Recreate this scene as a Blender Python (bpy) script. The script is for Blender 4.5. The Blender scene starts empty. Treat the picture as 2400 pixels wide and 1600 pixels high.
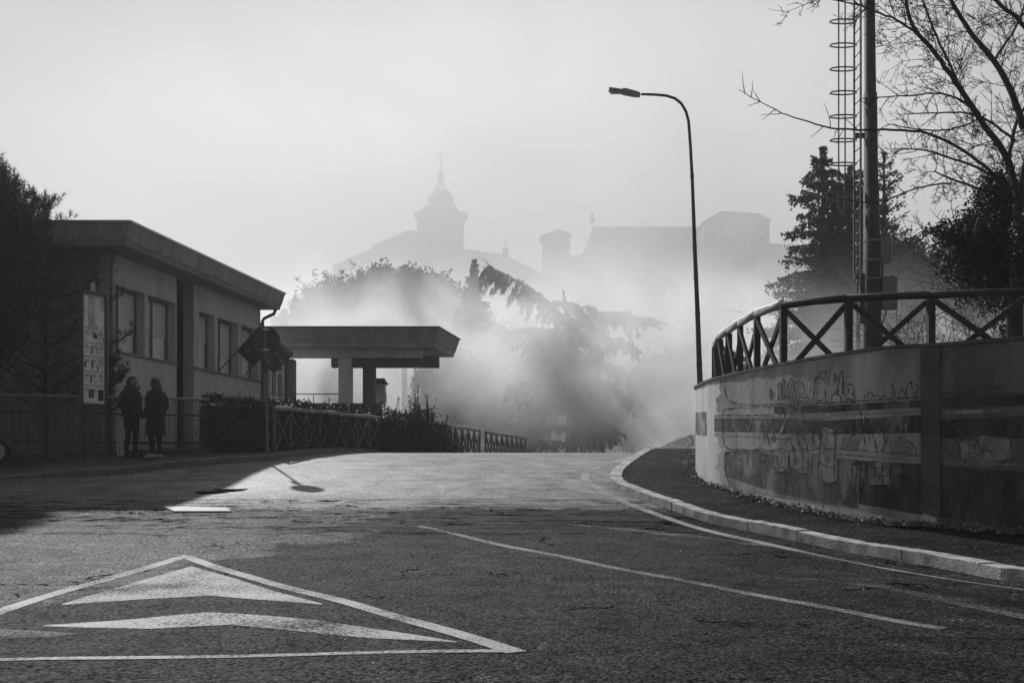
import bpy, math, random
import numpy as np
from mathutils import Vector, Matrix

random.seed(7); rng = np.random.default_rng(7)
R = math.radians
F = 2333.33; HY = 1110.0; CZ = 1.0          # photo pixels: focal length, horizon row; camera height

# ------------------------------------------------------------------ camera, world, sun
sc = bpy.context.scene
col = sc.collection
cam = bpy.data.objects.new('camera', bpy.data.cameras.new('camera')); col.objects.link(cam)
cam.location = (0, 0, CZ); cam.rotation_euler = (R(90), 0, 0)
cam.data.lens = 35; cam.data.sensor_width = 36; cam.data.shift_y = (HY - 800) / 2400
cam.data.clip_start = 0.1; cam.data.clip_end = 5000
sc.camera = cam
SUN_AZ, SUN_EL = 24.5, 39.0                  # degrees left of the view direction, above the horizon
sv = Vector((-math.sin(R(SUN_AZ)) * math.cos(R(SUN_EL)), math.cos(R(SUN_AZ)) * math.cos(R(SUN_EL)), math.sin(R(SUN_EL))))
world = bpy.data.worlds.new("World"); sc.world = world; world.use_nodes = True
wn, wl = world.node_tree.nodes, world.node_tree.links
wn.clear()
wout = wn.new('ShaderNodeOutputWorld'); wbg = wn.new('ShaderNodeBackground')
sky = wn.new('ShaderNodeTexSky'); sky.sky_type = 'NISHITA'; sky.sun_disc = False
sky.sun_elevation = R(SUN_EL); sky.sun_rotation = R(-SUN_AZ); sky.dust_density = 6.0; sky.air_density = 1.0
bw = wn.new('ShaderNodeRGBToBW'); wl.new(sky.outputs[0], bw.inputs[0])
comp = wn.new('ShaderNodeMath'); comp.operation = 'POWER'; comp.inputs[1].default_value = 1.1   # a veil of high cloud evens the sky
wl.new(bw.outputs[0], comp.inputs[0])
tcw = wn.new('ShaderNodeTexCoord'); mpw = wn.new('ShaderNodeMapping'); mpw.inputs['Scale'].default_value = (1.2, 1.2, 5.0)
wl.new(tcw.outputs['Generated'], mpw.inputs[0])
cn = wn.new('ShaderNodeTexNoise'); cn.inputs['Scale'].default_value = 1.6; cn.inputs['Detail'].default_value = 4; cn.inputs['Roughness'].default_value = 0.55
wl.new(mpw.outputs[0], cn.inputs['Vector'])
cr = wn.new('ShaderNodeMapRange'); cr.inputs['From Min'].default_value = 0.3; cr.inputs['From Max'].default_value = 0.7
cr.inputs['To Min'].default_value = 0.92; cr.inputs['To Max'].default_value = 1.06; wl.new(cn.outputs[0], cr.inputs[0])
mu = wn.new('ShaderNodeMath'); mu.operation = 'MULTIPLY'; wl.new(cr.outputs[0], mu.inputs[1])
SKY_GAIN = .78
SKY_CAP = 5.0
mg = wn.new('ShaderNodeMath'); mg.operation = 'MULTIPLY'; mg.inputs[1].default_value = SKY_GAIN; 
cap = wn.new('ShaderNodeMath'); cap.operation = 'SMOOTH_MIN'; cap.inputs[1].default_value = SKY_CAP; cap.inputs[2].default_value = 1.5
wl.new(comp.outputs[0], mg.inputs[0]); wl.new(mg.outputs[0], cap.inputs[0]); wl.new(cap.outputs[0], mu.inputs[0]); wl.new(mu.outputs[0], wbg.inputs[0]); wbg.inputs[1].default_value = 0.12
wl.new(wbg.outputs[0], wout.inputs[0])
sl = bpy.data.lights.new('sun', 'SUN'); sl.energy = 3.8; sl.angle = R(1.2); sl.color = (1, 1, 1)
so = bpy.data.objects.new('sun', sl); col.objects.link(so); so.rotation_euler = sv.to_track_quat('Z', 'Y').to_euler()
so.location = (-10, 30, 40)
sc.view_settings.view_transform = 'Standard'; sc.view_settings.look = 'None'
sc.view_settings.exposure = -0.12; sc.view_settings.gamma = 1.0
sc.cycles.use_denoising = True
sc.cycles.volume_bounces = 4; sc.cycles.max_bounces = 8; sc.cycles.diffuse_bounces = 3
sc.cycles.volume_max_steps = 64

# ------------------------------------------------------------------ helpers
def P(x, y, Y):
    return Vector(((x - 1200) / F * Y, Y, CZ + (HY - y) / F * Y))

PY = [-60, -5, 5, 9, 11, 13.5, 15.5, 17.5, 19, 20, 21, 22, 24, 26, 28, 31, 37, 42, 50, 62, 90, 115]
PZ = [0, 0, 0, .03, .12, .30, .52, .76, .99, 1.13, 1.25, 1.35, 1.48, 1.55, 1.56, 1.50, 1.47, 1.40, 1.1, .6, -.3, -.5]
def _pchip(xs, ys):
    xs = np.array(xs, float); ys = np.array(ys, float); h = np.diff(xs); d = np.diff(ys) / h
    m = np.zeros_like(ys)
    for i in range(1, len(xs) - 1):
        if d[i-1] * d[i] > 0:
            w1 = 2*h[i] + h[i-1]; w2 = h[i] + 2*h[i-1]
            m[i] = (w1 + w2) / (w1 / d[i-1] + w2 / d[i])
    def f(x):
        x = min(max(x, xs[0]), xs[-1] - 1e-6); i = int(np.searchsorted(xs, x, 'right') - 1); i = min(i, len(h) - 1)
        t = (x - xs[i]) / h[i]
        return float(ys[i]*(1+2*t)*(1-t)**2 + m[i]*h[i]*t*(1-t)**2 + ys[i+1]*t*t*(3-2*t) + m[i+1]*h[i]*t*t*(t-1))
    return f
zr0 = _pchip(PY, PZ)
def zr(X, Y):
    u = 0.006 * math.sin(X * 1.3 + Y * .4) * math.sin(Y * 1.1 + .6) + 0.004 * math.sin(X * 3.1 - Y * 1.7)
    return zr0(Y) + (u if Y < 22 else u * max(0, (24 - Y) / 2))
def G(x, y, h=0.0):
    """photo pixel -> point on the road surface raised by h"""
    lo, hi = 2.0, 26.0
    for _ in range(50):
        m = (lo + hi) / 2
        ym = HY - (zr0(m) + h - CZ) / m * F
        if ym > y: lo = m
        else: hi = m
    Y = (lo + hi) / 2; X = (x - 1200) / F * Y
    return Vector((X, Y, zr(X, Y) + h))

def tag(o, label=None, cat=None, group=None, kind=None):
    if label: o['label'] = label
    if cat: o['category'] = cat
    if group: o['group'] = group
    if kind: o['kind'] = kind
    return o
def empty(name, loc, label, cat, group=None):
    o = bpy.data.objects.new(name, None); col.objects.link(o); o.location = loc; o.empty_display_size = .2
    return tag(o, label, cat, group)
def wloc(o):
    v = Vector((0, 0, 0))
    while o is not None: v += o.location; o = o.parent
    return v
class MB:
    def __init__(s): s.v = []; s.f = []; s.arr = []
    def add(s, vs, fs):
        n = len(s.v); s.v.extend([tuple(p) for p in vs]); s.f.extend([tuple(i + n for i in f) for f in fs]); return s
    def box(s, c, d, M=None):
        c = Vector(c); hx, hy, hz = d[0]/2, d[1]/2, d[2]/2
        vs = [Vector((x*hx, y*hy, z*hz)) for x in (-1, 1) for y in (-1, 1) for z in (-1, 1)]
        if M is not None: vs = [M @ v for v in vs]
        return s.add([v + c for v in vs], [(0,1,3,2), (4,6,7,5), (0,4,5,1), (2,3,7,6), (0,2,6,4), (1,5,7,3)])
    def prism(s, base, top):
        n = len(base); s.add(list(base) + list(top), [tuple(range(n))[::-1], tuple(range(n, 2*n))] + [(i, (i+1) % n, n + (i+1) % n, n + i) for i in range(n)]); return s
    def bar(s, a, b, w, h=None, up=None):
        a = Vector(a); b = Vector(b); d = (b - a); L = d.length; h = h or w
        u = Vector(up) if up is not None else (Vector((0, 0, 1)) if abs(d.z) < .95 * L else Vector((0, 1, 0)))
        x = d.cross(u).normalized(); z = x.cross(d).normalized()
        q = [x*w/2 + z*h/2, -x*w/2 + z*h/2, -x*w/2 - z*h/2, x*w/2 - z*h/2]
        return s.prism([a + k for k in q], [b + k for k in q])
    def tube(s, pts, rad, n=8, caps=True):
        pts = [Vector(p) for p in pts]
        if not hasattr(rad, '__len__'): rad = [rad] * len(pts)
        base = len(s.v); px = None
        for i, p in enumerate(pts):
            d = (pts[min(i+1, len(pts)-1)] - pts[max(i-1, 0)]).normalized()
            if px is None:
                a = Vector((0, 0, 1)) if abs(d.z) < .9 else Vector((1, 0, 0)); px = d.cross(a).normalized()
            else:
                px = (px - d * px.dot(d)).normalized()
            py = d.cross(px)
            for k in range(n):
                t = 2*math.pi*k/n; q = p + (px*math.cos(t) + py*math.sin(t)) * rad[i]; s.v.append((q.x, q.y, q.z))
        for i in range(len(pts)-1):
            for k in range(n):
                a = base + i*n + k; b = base + i*n + (k+1) % n; s.f.append((a, b, b+n, a+n))
        if caps: s.f.append(tuple(base + k for k in range(n))[::-1]); s.f.append(tuple(base + (len(pts)-1)*n + k for k in range(n)))
        return s
    def lathe(s, prof, c=(0, 0, 0), n=16, M=None):
        c = Vector(c); base = len(s.v)
        for r, z in prof:
            for k in range(n):
                t = 2*math.pi*k/n; q = Vector((r*math.cos(t), r*math.sin(t), z))
                if M is not None: q = M @ q
                q += c; s.v.append((q.x, q.y, q.z))
        for i in range(len(prof)-1):
            for k in range(n):
                a = base + i*n + k; b = base + i*n + (k+1) % n; s.f.append((a, b, b+n, a+n))
        s.f.append(tuple(base + k for k in range(n))[::-1]); s.f.append(tuple(base + (len(prof)-1)*n + k for k in range(n)))
        return s
    def quads(s, V4): s.arr.append(np.asarray(V4, float)); return s      # (N, 4, 3)
    def build(s, name, m, parent=None, smooth=False):
        me = bpy.data.meshes.new(name); org = np.array(wloc(parent)) if parent is not None else np.zeros(3)
        V = np.array(s.v, float).reshape(-1, 3); nf = len(s.f)
        tot = [len(f) for f in s.f]; idx = [i for f in s.f for i in f]
        for A in s.arr:
            k = A.shape[1]; n0 = len(V); V = np.vstack([V, A.reshape(-1, 3)])
            idx = np.concatenate([np.array(idx, np.int64), np.arange(n0, n0 + A.shape[0]*k)]); tot = list(tot) + [k] * A.shape[0]
        V = V - org; idx = np.array(idx, np.int32); tot = np.array(tot, np.int32)
        me.vertices.add(len(V)); me.vertices.foreach_set('co', V.ravel().astype(np.float32))
        me.loops.add(len(idx)); me.loops.foreach_set('vertex_index', idx)
        me.polygons.add(len(tot)); me.polygons.foreach_set('loop_start', np.concatenate([[0], np.cumsum(tot)[:-1]]).astype(np.int32))
        me.polygons.foreach_set('use_smooth', np.full(len(tot), bool(smooth)))
        me.update(calc_edges=True); me.validate()
        me.materials.append(m); o = bpy.data.objects.new(name, me); col.objects.link(o)
        if parent is not None: o.parent = parent
        return o
def leafquads(C, size, asp=2.0, up=0.0, jit=.35, bias=None):
    """random leaf-like quads around the centres C (N,3)"""
    N = len(C); C = np.asarray(C, float)
    d = rng.normal(size=(N, 3)); d[:, 2] += up; d = d if bias is None else d*.45 + np.array(bias); d /= np.linalg.norm(d, axis=1)[:, None]
    e = rng.normal(size=(N, 3)); e -= d * (e*d).sum(1)[:, None]; e /= np.linalg.norm(e, axis=1)[:, None]
    s = size * (1 + jit * rng.uniform(-1, 1, N)); a = d * s[:, None] * .5; b = e * (s/asp)[:, None] * .5
    return np.stack([C - a, C - a*.1 - b, C + a, C - a*.1 + b], 1)

def mat(name, v=.2, rough=.8, var=.25, scale=3.0, bump=0.0, bscale=40.0, metal=0.0, spec=.5, v2=None, stretch=None):
    m = bpy.data.materials.new(name); m.use_nodes = True; n, l = m.node_tree.nodes, m.node_tree.links
    b = n['Principled BSDF']; b.inputs['Roughness'].default_value = rough; b.inputs['Metallic'].default_value = metal
    b.inputs['Specular IOR Level'].default_value = spec
    tc = n.new('ShaderNodeTexCoord'); mp = n.new('ShaderNodeMapping'); l.new(tc.outputs['Object'], mp.inputs[0])
    if stretch: mp.inputs['Scale'].default_value = stretch
    t = n.new('ShaderNodeTexNoise'); t.inputs['Scale'].default_value = scale; t.inputs['Detail'].default_value = 6; t.inputs['Roughness'].default_value = .6
    l.new(mp.outputs[0], t.inputs['Vector'])
    r = n.new('ShaderNodeMapRange'); r.inputs['From Min'].default_value = .3; r.inputs['From Max'].default_value = .7
    r.inputs['To Min'].default_value = v*(1-var); r.inputs['To Max'].default_value = v2 if v2 is not None else v*(1+var)
    l.new(t.outputs[0], r.inputs[0])
    cc = n.new('ShaderNodeCombineColor'); [l.new(r.outputs[0], cc.inputs[i]) for i in range(3)]
    l.new(cc.outputs[0], b.inputs['Base Color'])
    if bump:
        t2 = n.new('ShaderNodeTexNoise'); t2.inputs['Scale'].default_value = bscale; t2.inputs['Detail'].default_value = 5; l.new(mp.outputs[0], t2.inputs['Vector'])
        bp = n.new('ShaderNodeBump'); bp.inputs['Strength'].default_value = bump; bp.inputs['Distance'].default_value = .02
        l.new(t2.outputs[0], bp.inputs['Height']); l.new(bp.outputs[0], b.inputs['Normal'])
    return m

def asphalt(name, kind):
    m = bpy.data.materials.new(name); m.use_nodes = True; n, l = m.node_tree.nodes, m.node_tree.links
    b = n['Principled BSDF']
    tc = n.new('ShaderNodeTexCoord'); O = tc.outputs['Object']
    def noise(scale, detail=4, rough=.55, vec=None, dist=0.0):
        t = n.new('ShaderNodeTexNoise'); t.inputs['Scale'].default_value = scale; t.inputs['Detail'].default_value = detail
        t.inputs['Roughness'].default_value = rough; t.inputs['Distortion'].default_value = dist; l.new(vec or O, t.inputs['Vector']); return t.outputs[0]
    def rng_(x, a, c, lo=0.0, hi=1.0, smooth=False):
        r = n.new('ShaderNodeMapRange'); r.inputs['From Min'].default_value = a; r.inputs['From Max'].default_value = c
        r.inputs['To Min'].default_value = lo; r.inputs['To Max'].default_value = hi
        if smooth: r.interpolation_type = 'SMOOTHSTEP'
        l.new(x, r.inputs[0]); return r.outputs[0]
    def M(op, a, c=None, d=None):
        k = n.new('ShaderNodeMath'); k.operation = op
        for i, q in enumerate((a, c, d)):
            if q is None: continue
            if isinstance(q, (int, float)): k.inputs[i].default_value = q
            else: l.new(q, k.inputs[i])
        return k.outputs[0]
    def vscale(s):
        mp = n.new('ShaderNodeMapping'); mp.inputs['Scale'].default_value = s; l.new(O, mp.inputs[0]); return mp.outputs[0]
    sep = n.new('ShaderNodeSeparateXYZ'); l.new(O, sep.inputs[0]); X, Y = sep.outputs[0], sep.outputs[1]
    big = noise(.35, 5, .6); med = noise(2.2, 6, .65); fine = noise(60, 3, .7)
    vor = n.new('ShaderNodeTexVoronoi'); vor.inputs['Scale'].default_value = 55; l.new(O, vor.inputs['Vector'])
    vs = n.new('ShaderNodeSeparateColor'); l.new(vor.outputs['Color'], vs.inputs[0]); stone = vs.outputs[0]
    streak = noise(1.0, 5, .7, vscale((.22, 3.2, 1)), .3)
    mr = n.new('ShaderNodeMapping'); mr.vector_type = 'TEXTURE'; mr.inputs['Rotation'].default_value = (0, 0, R(-58)); mr.inputs['Scale'].default_value = (5.5, .38, 1); l.new(O, mr.inputs[0])
    arc = noise(1.0, 5, .65, mr.outputs[0], .4)
    if kind == 'road':
        # far half resurfaced, ragged edge across; its paler colour also holds the road sheen
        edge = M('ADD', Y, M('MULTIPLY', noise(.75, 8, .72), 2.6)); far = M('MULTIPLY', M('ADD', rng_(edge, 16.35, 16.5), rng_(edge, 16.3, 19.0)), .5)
        # worn coarse area at the left, with a ragged border
        lf = M('ADD', M('ADD', M('MULTIPLY', X, -1.0), M('MULTIPLY', Y, .28)), M('MULTIPLY', noise(.8, 7, .7), 5.0))
        coarse = M('MULTIPLY', rng_(lf, 8.2, 8.5), M('SUBTRACT', 1.0, far))
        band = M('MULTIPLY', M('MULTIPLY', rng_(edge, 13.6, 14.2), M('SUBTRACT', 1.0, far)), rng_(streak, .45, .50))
        base = rng_(big, .35, .65, .005, .014)
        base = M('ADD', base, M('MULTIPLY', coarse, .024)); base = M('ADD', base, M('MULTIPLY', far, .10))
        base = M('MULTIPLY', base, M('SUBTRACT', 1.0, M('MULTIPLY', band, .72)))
        base = M('MULTIPLY', base, M('ADD', 1.0, M('MULTIPLY', rng_(X, -1.5, 1.5), M('SUBTRACT', rng_(arc, .38, .62, .55, 1.6), 1.0))))
        lines = M('LESS_THAN', M('ABSOLUTE', M('SUBTRACT', noise(1.0, 4, .7, vscale((.28, 1.9, 1)), .8), .5)), .014)
        lines = M('MULTIPLY', lines, M('MULTIPLY', rng_(Y, 12.0, 12.8), rng_(Y, 16.6, 16.0)))
        base = M('MULTIPLY', base, rng_(streak, .35, .65, .6, 1.45)); base = M('MULTIPLY', base, rng_(med, .35, .65, .65, 1.4))
        stw = M('SUBTRACT', 1.0, M('MULTIPLY', far, .75))
        glint = rng_(stone, .93, .97); st = M('ADD', rng_(stone, 0, .9, -.8, .7), M('MULTIPLY', glint, M('ADD', 4.0, M('MULTIPLY', coarse, 3.0)))); st = M('MULTIPLY', st, stw); base = M('MULTIPLY', base, M('ADD', 1.0, st))  # bright mineral flecks put the stone glints into the colour
        bumpw = M('ADD', M('ADD', .6, M('MULTIPLY', coarse, .4)), M('MULTIPLY', far, -.45))
        rough = M('ADD', M('ADD', rng_(med, .3, .7, .62, .74), M('MULTIPLY', far, -.10)), M('MULTIPLY', coarse, -.10))
    elif kind == 'pavement':
        base = rng_(big, .3, .7, .008, .024); base = M('MULTIPLY', base, rng_(med, .35, .65, .45, 1.7))
        base = M('MULTIPLY', base, M('ADD', rng_(stone, 0, .9, .3, 1.7), M('MULTIPLY', rng_(stone, .94, .98), 6.0))); bumpw = M('ADD', 1.0, 0.0); rough = M('ADD', .8, 0.0)
        coarse = None
    # cracks
    wv = n.new('ShaderNodeVectorMath'); wv.operation = 'ADD'
    nt = n.new('ShaderNodeTexNoise'); nt.inputs['Scale'].default_value = 2.0; nt.inputs['Detail'].default_value = 6; l.new(O, nt.inputs['Vector'])
    sc_ = n.new('ShaderNodeVectorMath'); sc_.operation = 'SCALE'; sc_.inputs['Scale'].default_value = .9; l.new(nt.outputs['Color'], sc_.inputs[0])
    l.new(O, wv.inputs[0]); l.new(sc_.outputs[0], wv.inputs[1])
    v2 = n.new('ShaderNodeTexVoronoi'); v2.feature = 'DISTANCE_TO_EDGE'; v2.inputs['Scale'].default_value = .42; l.new(wv.outputs[0], v2.inputs['Vector'])
    cw = rng_(noise(.4, 3), .50, .62, 0.0, .009); crack = M('LESS_THAN', v2.outputs['Distance'], cw)
    v3 = n.new('ShaderNodeTexVoronoi'); v3.feature = 'DISTANCE_TO_EDGE'; v3.inputs['Scale'].default_value = 2.6; l.new(wv.outputs[0], v3.inputs['Vector'])
    cw2 = rng_(noise(.5, 3, .5, vscale((1, 1.7, 1))), .60, .72, 0.0, .028); crack2 = M('LESS_THAN', v3.outputs['Distance'], cw2)
    cr_ = M('MAXIMUM', crack, crack2)
    if kind == 'road': cr_ = M('MAXIMUM', M('MULTIPLY', cr_, M('SUBTRACT', 1.0, M('MULTIPLY', far, .85))), lines)
    base = M('MULTIPLY', base, M('SUBTRACT', 1.0, M('MULTIPLY', cr_, .85)))
    cc = n.new('ShaderNodeCombineColor'); [l.new(base, cc.inputs[i]) for i in range(3)]; l.new(cc.outputs[0], b.inputs['Base Color'])
    l.new(rough, b.inputs['Roughness'])
    h = M('ADD', M('MULTIPLY', vor.outputs['Distance'], -.6), M('MULTIPLY', fine, .8)); h = M('ADD', h, M('MULTIPLY', med, .6))
    h = M('SUBTRACT', h, M('MULTIPLY', cr_, .5))
    bp = n.new('ShaderNodeBump'); bp.inputs['Distance'].default_value = .03; l.new(h, bp.inputs['Height']); l.new(bumpw, bp.inputs['Strength'])
    l.new(bp.outputs[0], b.inputs['Normal']); b.inputs['Specular IOR Level'].default_value = .05
    if kind == 'road':
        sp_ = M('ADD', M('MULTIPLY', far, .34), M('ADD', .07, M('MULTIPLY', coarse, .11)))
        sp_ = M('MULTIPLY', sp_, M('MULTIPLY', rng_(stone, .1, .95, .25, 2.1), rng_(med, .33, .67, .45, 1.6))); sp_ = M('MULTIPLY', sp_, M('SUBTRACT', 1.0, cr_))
        l.new(sp_, b.inputs['Specular IOR Level'])
    return m, b
M_road, _ = asphalt('road_asphalt', 'road')
M_pave, _ = asphalt('pavement_asphalt', 'pavement')
def paint_mat(name, v, wear):
    m = mat(name, v, .6, .12, 8, .5, 70); n, l = m.node_tree.nodes, m.node_tree.links; b = n['Principled BSDF']
    tc = n.new('ShaderNodeTexCoord')
    t = n.new('ShaderNodeTexNoise'); t.inputs['Scale'].default_value = 38; t.inputs['Detail'].default_value = 8; t.inputs['Roughness'].default_value = .75; l.new(tc.outputs['Object'], t.inputs['Vector'])
    t2 = n.new('ShaderNodeTexNoise'); t2.inputs['Scale'].default_value = 1.1; t2.inputs['Detail'].default_value = 4; l.new(tc.outputs['Object'], t2.inputs['Vector'])
    a = n.new('ShaderNodeMath'); a.operation = 'ADD'; l.new(t.outputs[0], a.inputs[0])
    k = n.new('ShaderNodeMath'); k.operation = 'MULTIPLY'; k.inputs[1].default_value = .5; l.new(t2.outputs[0], k.inputs[0]); l.new(k.outputs[0], a.inputs[1])
    r = n.new('ShaderNodeMapRange'); r.inputs['From Min'].default_value = wear - .03; r.inputs['From Max'].default_value = wear + .16; l.new(a.outputs[0], r.inputs[0])
    l.new(r.outputs[0], b.inputs['Alpha'])   # worn through to the asphalt
    return m
M_paint = paint_mat('road_paint', .30, .645); M_paintw = paint_mat('worn_road_paint', .20, .66)
M_kerb = mat('kerb_stone', .24, .85, .45, 5, .6, 45, v2=.58)
M_ground = mat('soil', .06, .9, .4, .5, .3, 8)
M_hill = mat('hill_scrub', .07, .9, .5, .05)
M_plate = mat('steel_plate', .28, .6, .3, 5, .4, 30)
M_conc = mat('grey_render', .50, .8, .22, 1.4, .25, 30, stretch=(1, 1, .35))
M_fascia = mat('fascia_concrete', .27, .75, .25, 2.0, .25, 30, stretch=(1.5, 1.5, .3))
M_fascia_d = mat('fascia_band', .22, .75, .2, 2.0)
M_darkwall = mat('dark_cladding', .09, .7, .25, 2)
M_metal = mat('dark_metal', .06, .45, .2, 5, metal=.3)
M_metal_l = mat('grey_metal', .28, .45, .15, 5, metal=.4)
M_blind = mat('roller_blind', .75, .6, .08, 3)
M_blind_lo = mat('blind_panel', .8, .6, .06, 3)
M_frame = mat('window_frame', .12, .5, .1, 4)
M_wood = mat('creosoted_wood', .035, .75, .4, 6, .4, 30)
M_log = mat('weathered_log', .09, .7, .35, 6, .5, 25)
M_rail = mat('grey_log', .26, .6, .35, 5, .6, 18); M_sunridge = mat('sunlit_ridge', .85, .6, .08, 12, .5, 40); M_sunrail = mat('sunlit_rail', .3, .5, .2, 5, .5, 18);  # pale ridge and rail colours carry sunlight on the timber fence
M_bark = mat('bark', .03, .85, .3, 8, .5, 30)
M_leaf = mat('dark_leaf', .03, .55, .35, 3, spec=.3)
M_gloss = mat('glossy_leaf', .045, .42, .35, 4, spec=.6)
M_needle = mat('pine_needle', .05, .6, .35, 3, spec=.3)
M_far = mat('far_foliage', .06, .8, .35, 1)
M_cloth = mat('black_cloth', .01, .9, .2, 10); M_skin = mat('skin', .16, .6, .05, 5); M_hair = mat('dark_hair', .025, .6, .3, 40)
M_shoe = mat('pale_shoe', .4, .7, .1, 10); M_denim = mat('dark_trousers', .012, .9, .2, 10)
M_car = mat('silver_car_paint', .8, .25, .03, 2, metal=.4); M_glass = mat('dark_glass', .03, .08, .05, 2, spec=.8); M_rub = mat('rubber', .02, .8, .1, 4)
M_stone = mat('far_masonry', .22, .9, .2, .3); M_roof = mat('far_roof_tile', .14, .9, .2, .5); M_hole = mat('dark_opening', .02, .9, .05, 1)
M_paper = mat('poster_paper', .85, .8, .25, 2.5); M_ink = mat('poster_ink', .05, .8, .2, 5); M_paper2 = mat('faded_poster', .5, .8, .3, 4); M_white = mat('white_paper', .6, .8, .05, 3)
M_flagd = mat('dark_flag', .05, .8, .1, 4); M_flagl = mat('pale_flag', .16, .8, .1, 4)
M_lens = mat('lamp_lens', .5, .2, .05, 4)
M_grass = mat('weed', .16, .6, .4, 5)

# ------------------------------------------------------------------ polylines
def resample(pts, step):
    pts = [Vector(p) for p in pts]; out = [pts[0]]; acc = 0
    for a, b in zip(pts, pts[1:]):
        L = (b - a).length; n = max(1, int(round(L / step)))
        out += [a.lerp(b, (i+1)/n) for i in range(n)]
    return out
def smooth(pts, k=2):
    pts = [Vector(p) for p in pts]
    for _ in range(k):
        q = [pts[0]]
        for a, b in zip(pts, pts[1:]): q += [a.lerp(b, .25), a.lerp(b, .75)]
        pts = q + [pts[-1]]
    return pts
def cumlen(pts):
    s = [0]
    for a, b in zip(pts, pts[1:]): s.append(s[-1] + (b - a).length)
    return s
def at(pts, S, s):
    s = min(max(s, 0), S[-1]); i = int(np.searchsorted(S, s, 'right') - 1); i = min(i, len(pts) - 2)
    return pts[i].lerp(pts[i+1], (s - S[i]) / max(1e-9, S[i+1] - S[i]))

# ------------------------------------------------------------------ ground, road, hill
def grid(xs, ys, fz):
    m = MB(); vs = [(x, y, fz(x, y)) for y in ys for x in xs]; nx = len(xs)
    fs = [(j*nx+i, j*nx+i+1, (j+1)*nx+i+1, (j+1)*nx+i) for j in range(len(ys)-1) for i in range(nx-1)]
    return m.add(vs, fs)
tag(grid([-600, -200, -60, -30, -12, 0, 12, 30, 60, 200, 600], list(np.arange(-50, 60, 1.0)) + list(np.arange(60, 116, 5)), lambda x, y: zr0(y) - .05).build('ground', M_ground, smooth=True), 'dark bare ground below the road and hill', kind='structure')
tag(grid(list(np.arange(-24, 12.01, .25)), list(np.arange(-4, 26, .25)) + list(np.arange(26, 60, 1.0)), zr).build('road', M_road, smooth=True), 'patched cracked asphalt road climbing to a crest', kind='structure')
def hz(x, y):
    t = min(1, max(0, (y - 110) / 150)); t = t*t*(3-2*t)
    w = math.exp(-((x + 5) / 170) ** 2)
    return -.5 + t * (46 * w + 4) + 1.5 * math.sin(x*.05) * t
tag(grid(list(np.arange(-600, 601, 20)), list(range(108, 420, 12)), hz).build('hill', M_hill, smooth=True), 'hazy hill below the old town', kind='structure')

# kerb and pavement on the right
ko = [(1501,1057),(1459,1080.6),(1433,1099),(1429,1116),(1440,1128),(1473,1141),(1524.5,1158.7),(1569,1172.7),(1604,1186),(1651,1200),(1730,1216),(1786,1228),(1861,1242),(2001,1268),(2142,1291),(2282,1314),(2400,1333)]
kern = [G(x, y, .13) for x, y in ko]
def flat(p): return Vector((p.x, p.y, 0))
kern = [flat(p) for p in kern]
kern = [Vector((9, 40, 0)), Vector((5.4, 32, 0)), Vector((3.9, 27.5, 0))] + kern + [Vector((6.6, 7.9, 0)), Vector((10, 5.2, 0)), Vector((16, 1, 0))]
kern = resample(smooth(kern, 2), .1)
KS = cumlen(kern)
def lnorm(pts, S, s):
    d = (at(pts, S, s+.1) - at(pts, S, s-.1)).normalized(); return Vector((-d.y, d.x, 0))   # left-hand normal
m = MB(); s = 0.0; KW = .21
while s < KS[-1] - .3:
    L = random.uniform(.85, 1.1); e = min(s + L, KS[-1]); dz = random.uniform(-.010, .008); dn = random.uniform(-.006, .006); k = 12
    base = len(m.v); ch = .007
    for i in range(k+1):
        t = s + .005 + (e - s - .010) * i / k; p = at(kern, KS, t); nn = lnorm(kern, KS, t) ; p = p + nn * dn
        z0 = zr(p.x, p.y); zt = z0 + .13 + dz
        for off, z in ((0, z0 - .1), (0, zt - ch), (ch, zt), (KW - ch, zt), (KW, zt - ch), (KW, z0 - .1)):
            q = p + nn * (off + (random.gauss(0, .0035) if 0 < off < KW else 0)); m.v.append((q.x, q.y, z + (random.choice((0, 0, 0, 0, -.012))*random.random() if z > z0 + .1 else 0)))
    for i in range(k):
        for j in range(5): a = base + i*6 + j; m.f.append((a, a+6, a+7, a+1))
    m.f.append(tuple(base + j for j in range(6))); m.f.append(tuple(base + k*6 + j for j in range(6))[::-1])
    s = e
tag(m.build('kerb', M_kerb), 'pale stone kerb curving round the right pavement', kind='structure')

# retaining wall plan (top edge)
WT = 2.57
wp = [(1625,917),(1632,908),(1650,899),(1676.5,889.5),(1721.6,878.8),(1766,869.6),(1829.5,857),(1906,843.6),(1982.5,831),(2059,820.7),(2125,816),(2189,813),(2288,804.6),(2400,795.8)]
wpl = []
for x, y in wp:
    Y = F * (WT - CZ) / (HY - y); wpl.append(Vector(((x-1200)/F*Y, Y, 0)))
wpl[0] = Vector((3.42, 18.6, 0)); 
wpl = [Vector((26, 40, 0)), Vector((14, 34, 0)), Vector((9, 27, 0)), Vector((6.5, 22.6, 0)), Vector((4.9, 20.6, 0)), Vector((3.9, 19.6, 0))] + wpl + [Vector((9.2, 9.0, 0)), Vector((15, 4.0, 0))]
wall = resample(smooth(wpl, 2), .08); WS = cumlen(wall)
def wz0(p): return zr(p.x, p.y) + .12 + .03
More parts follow.
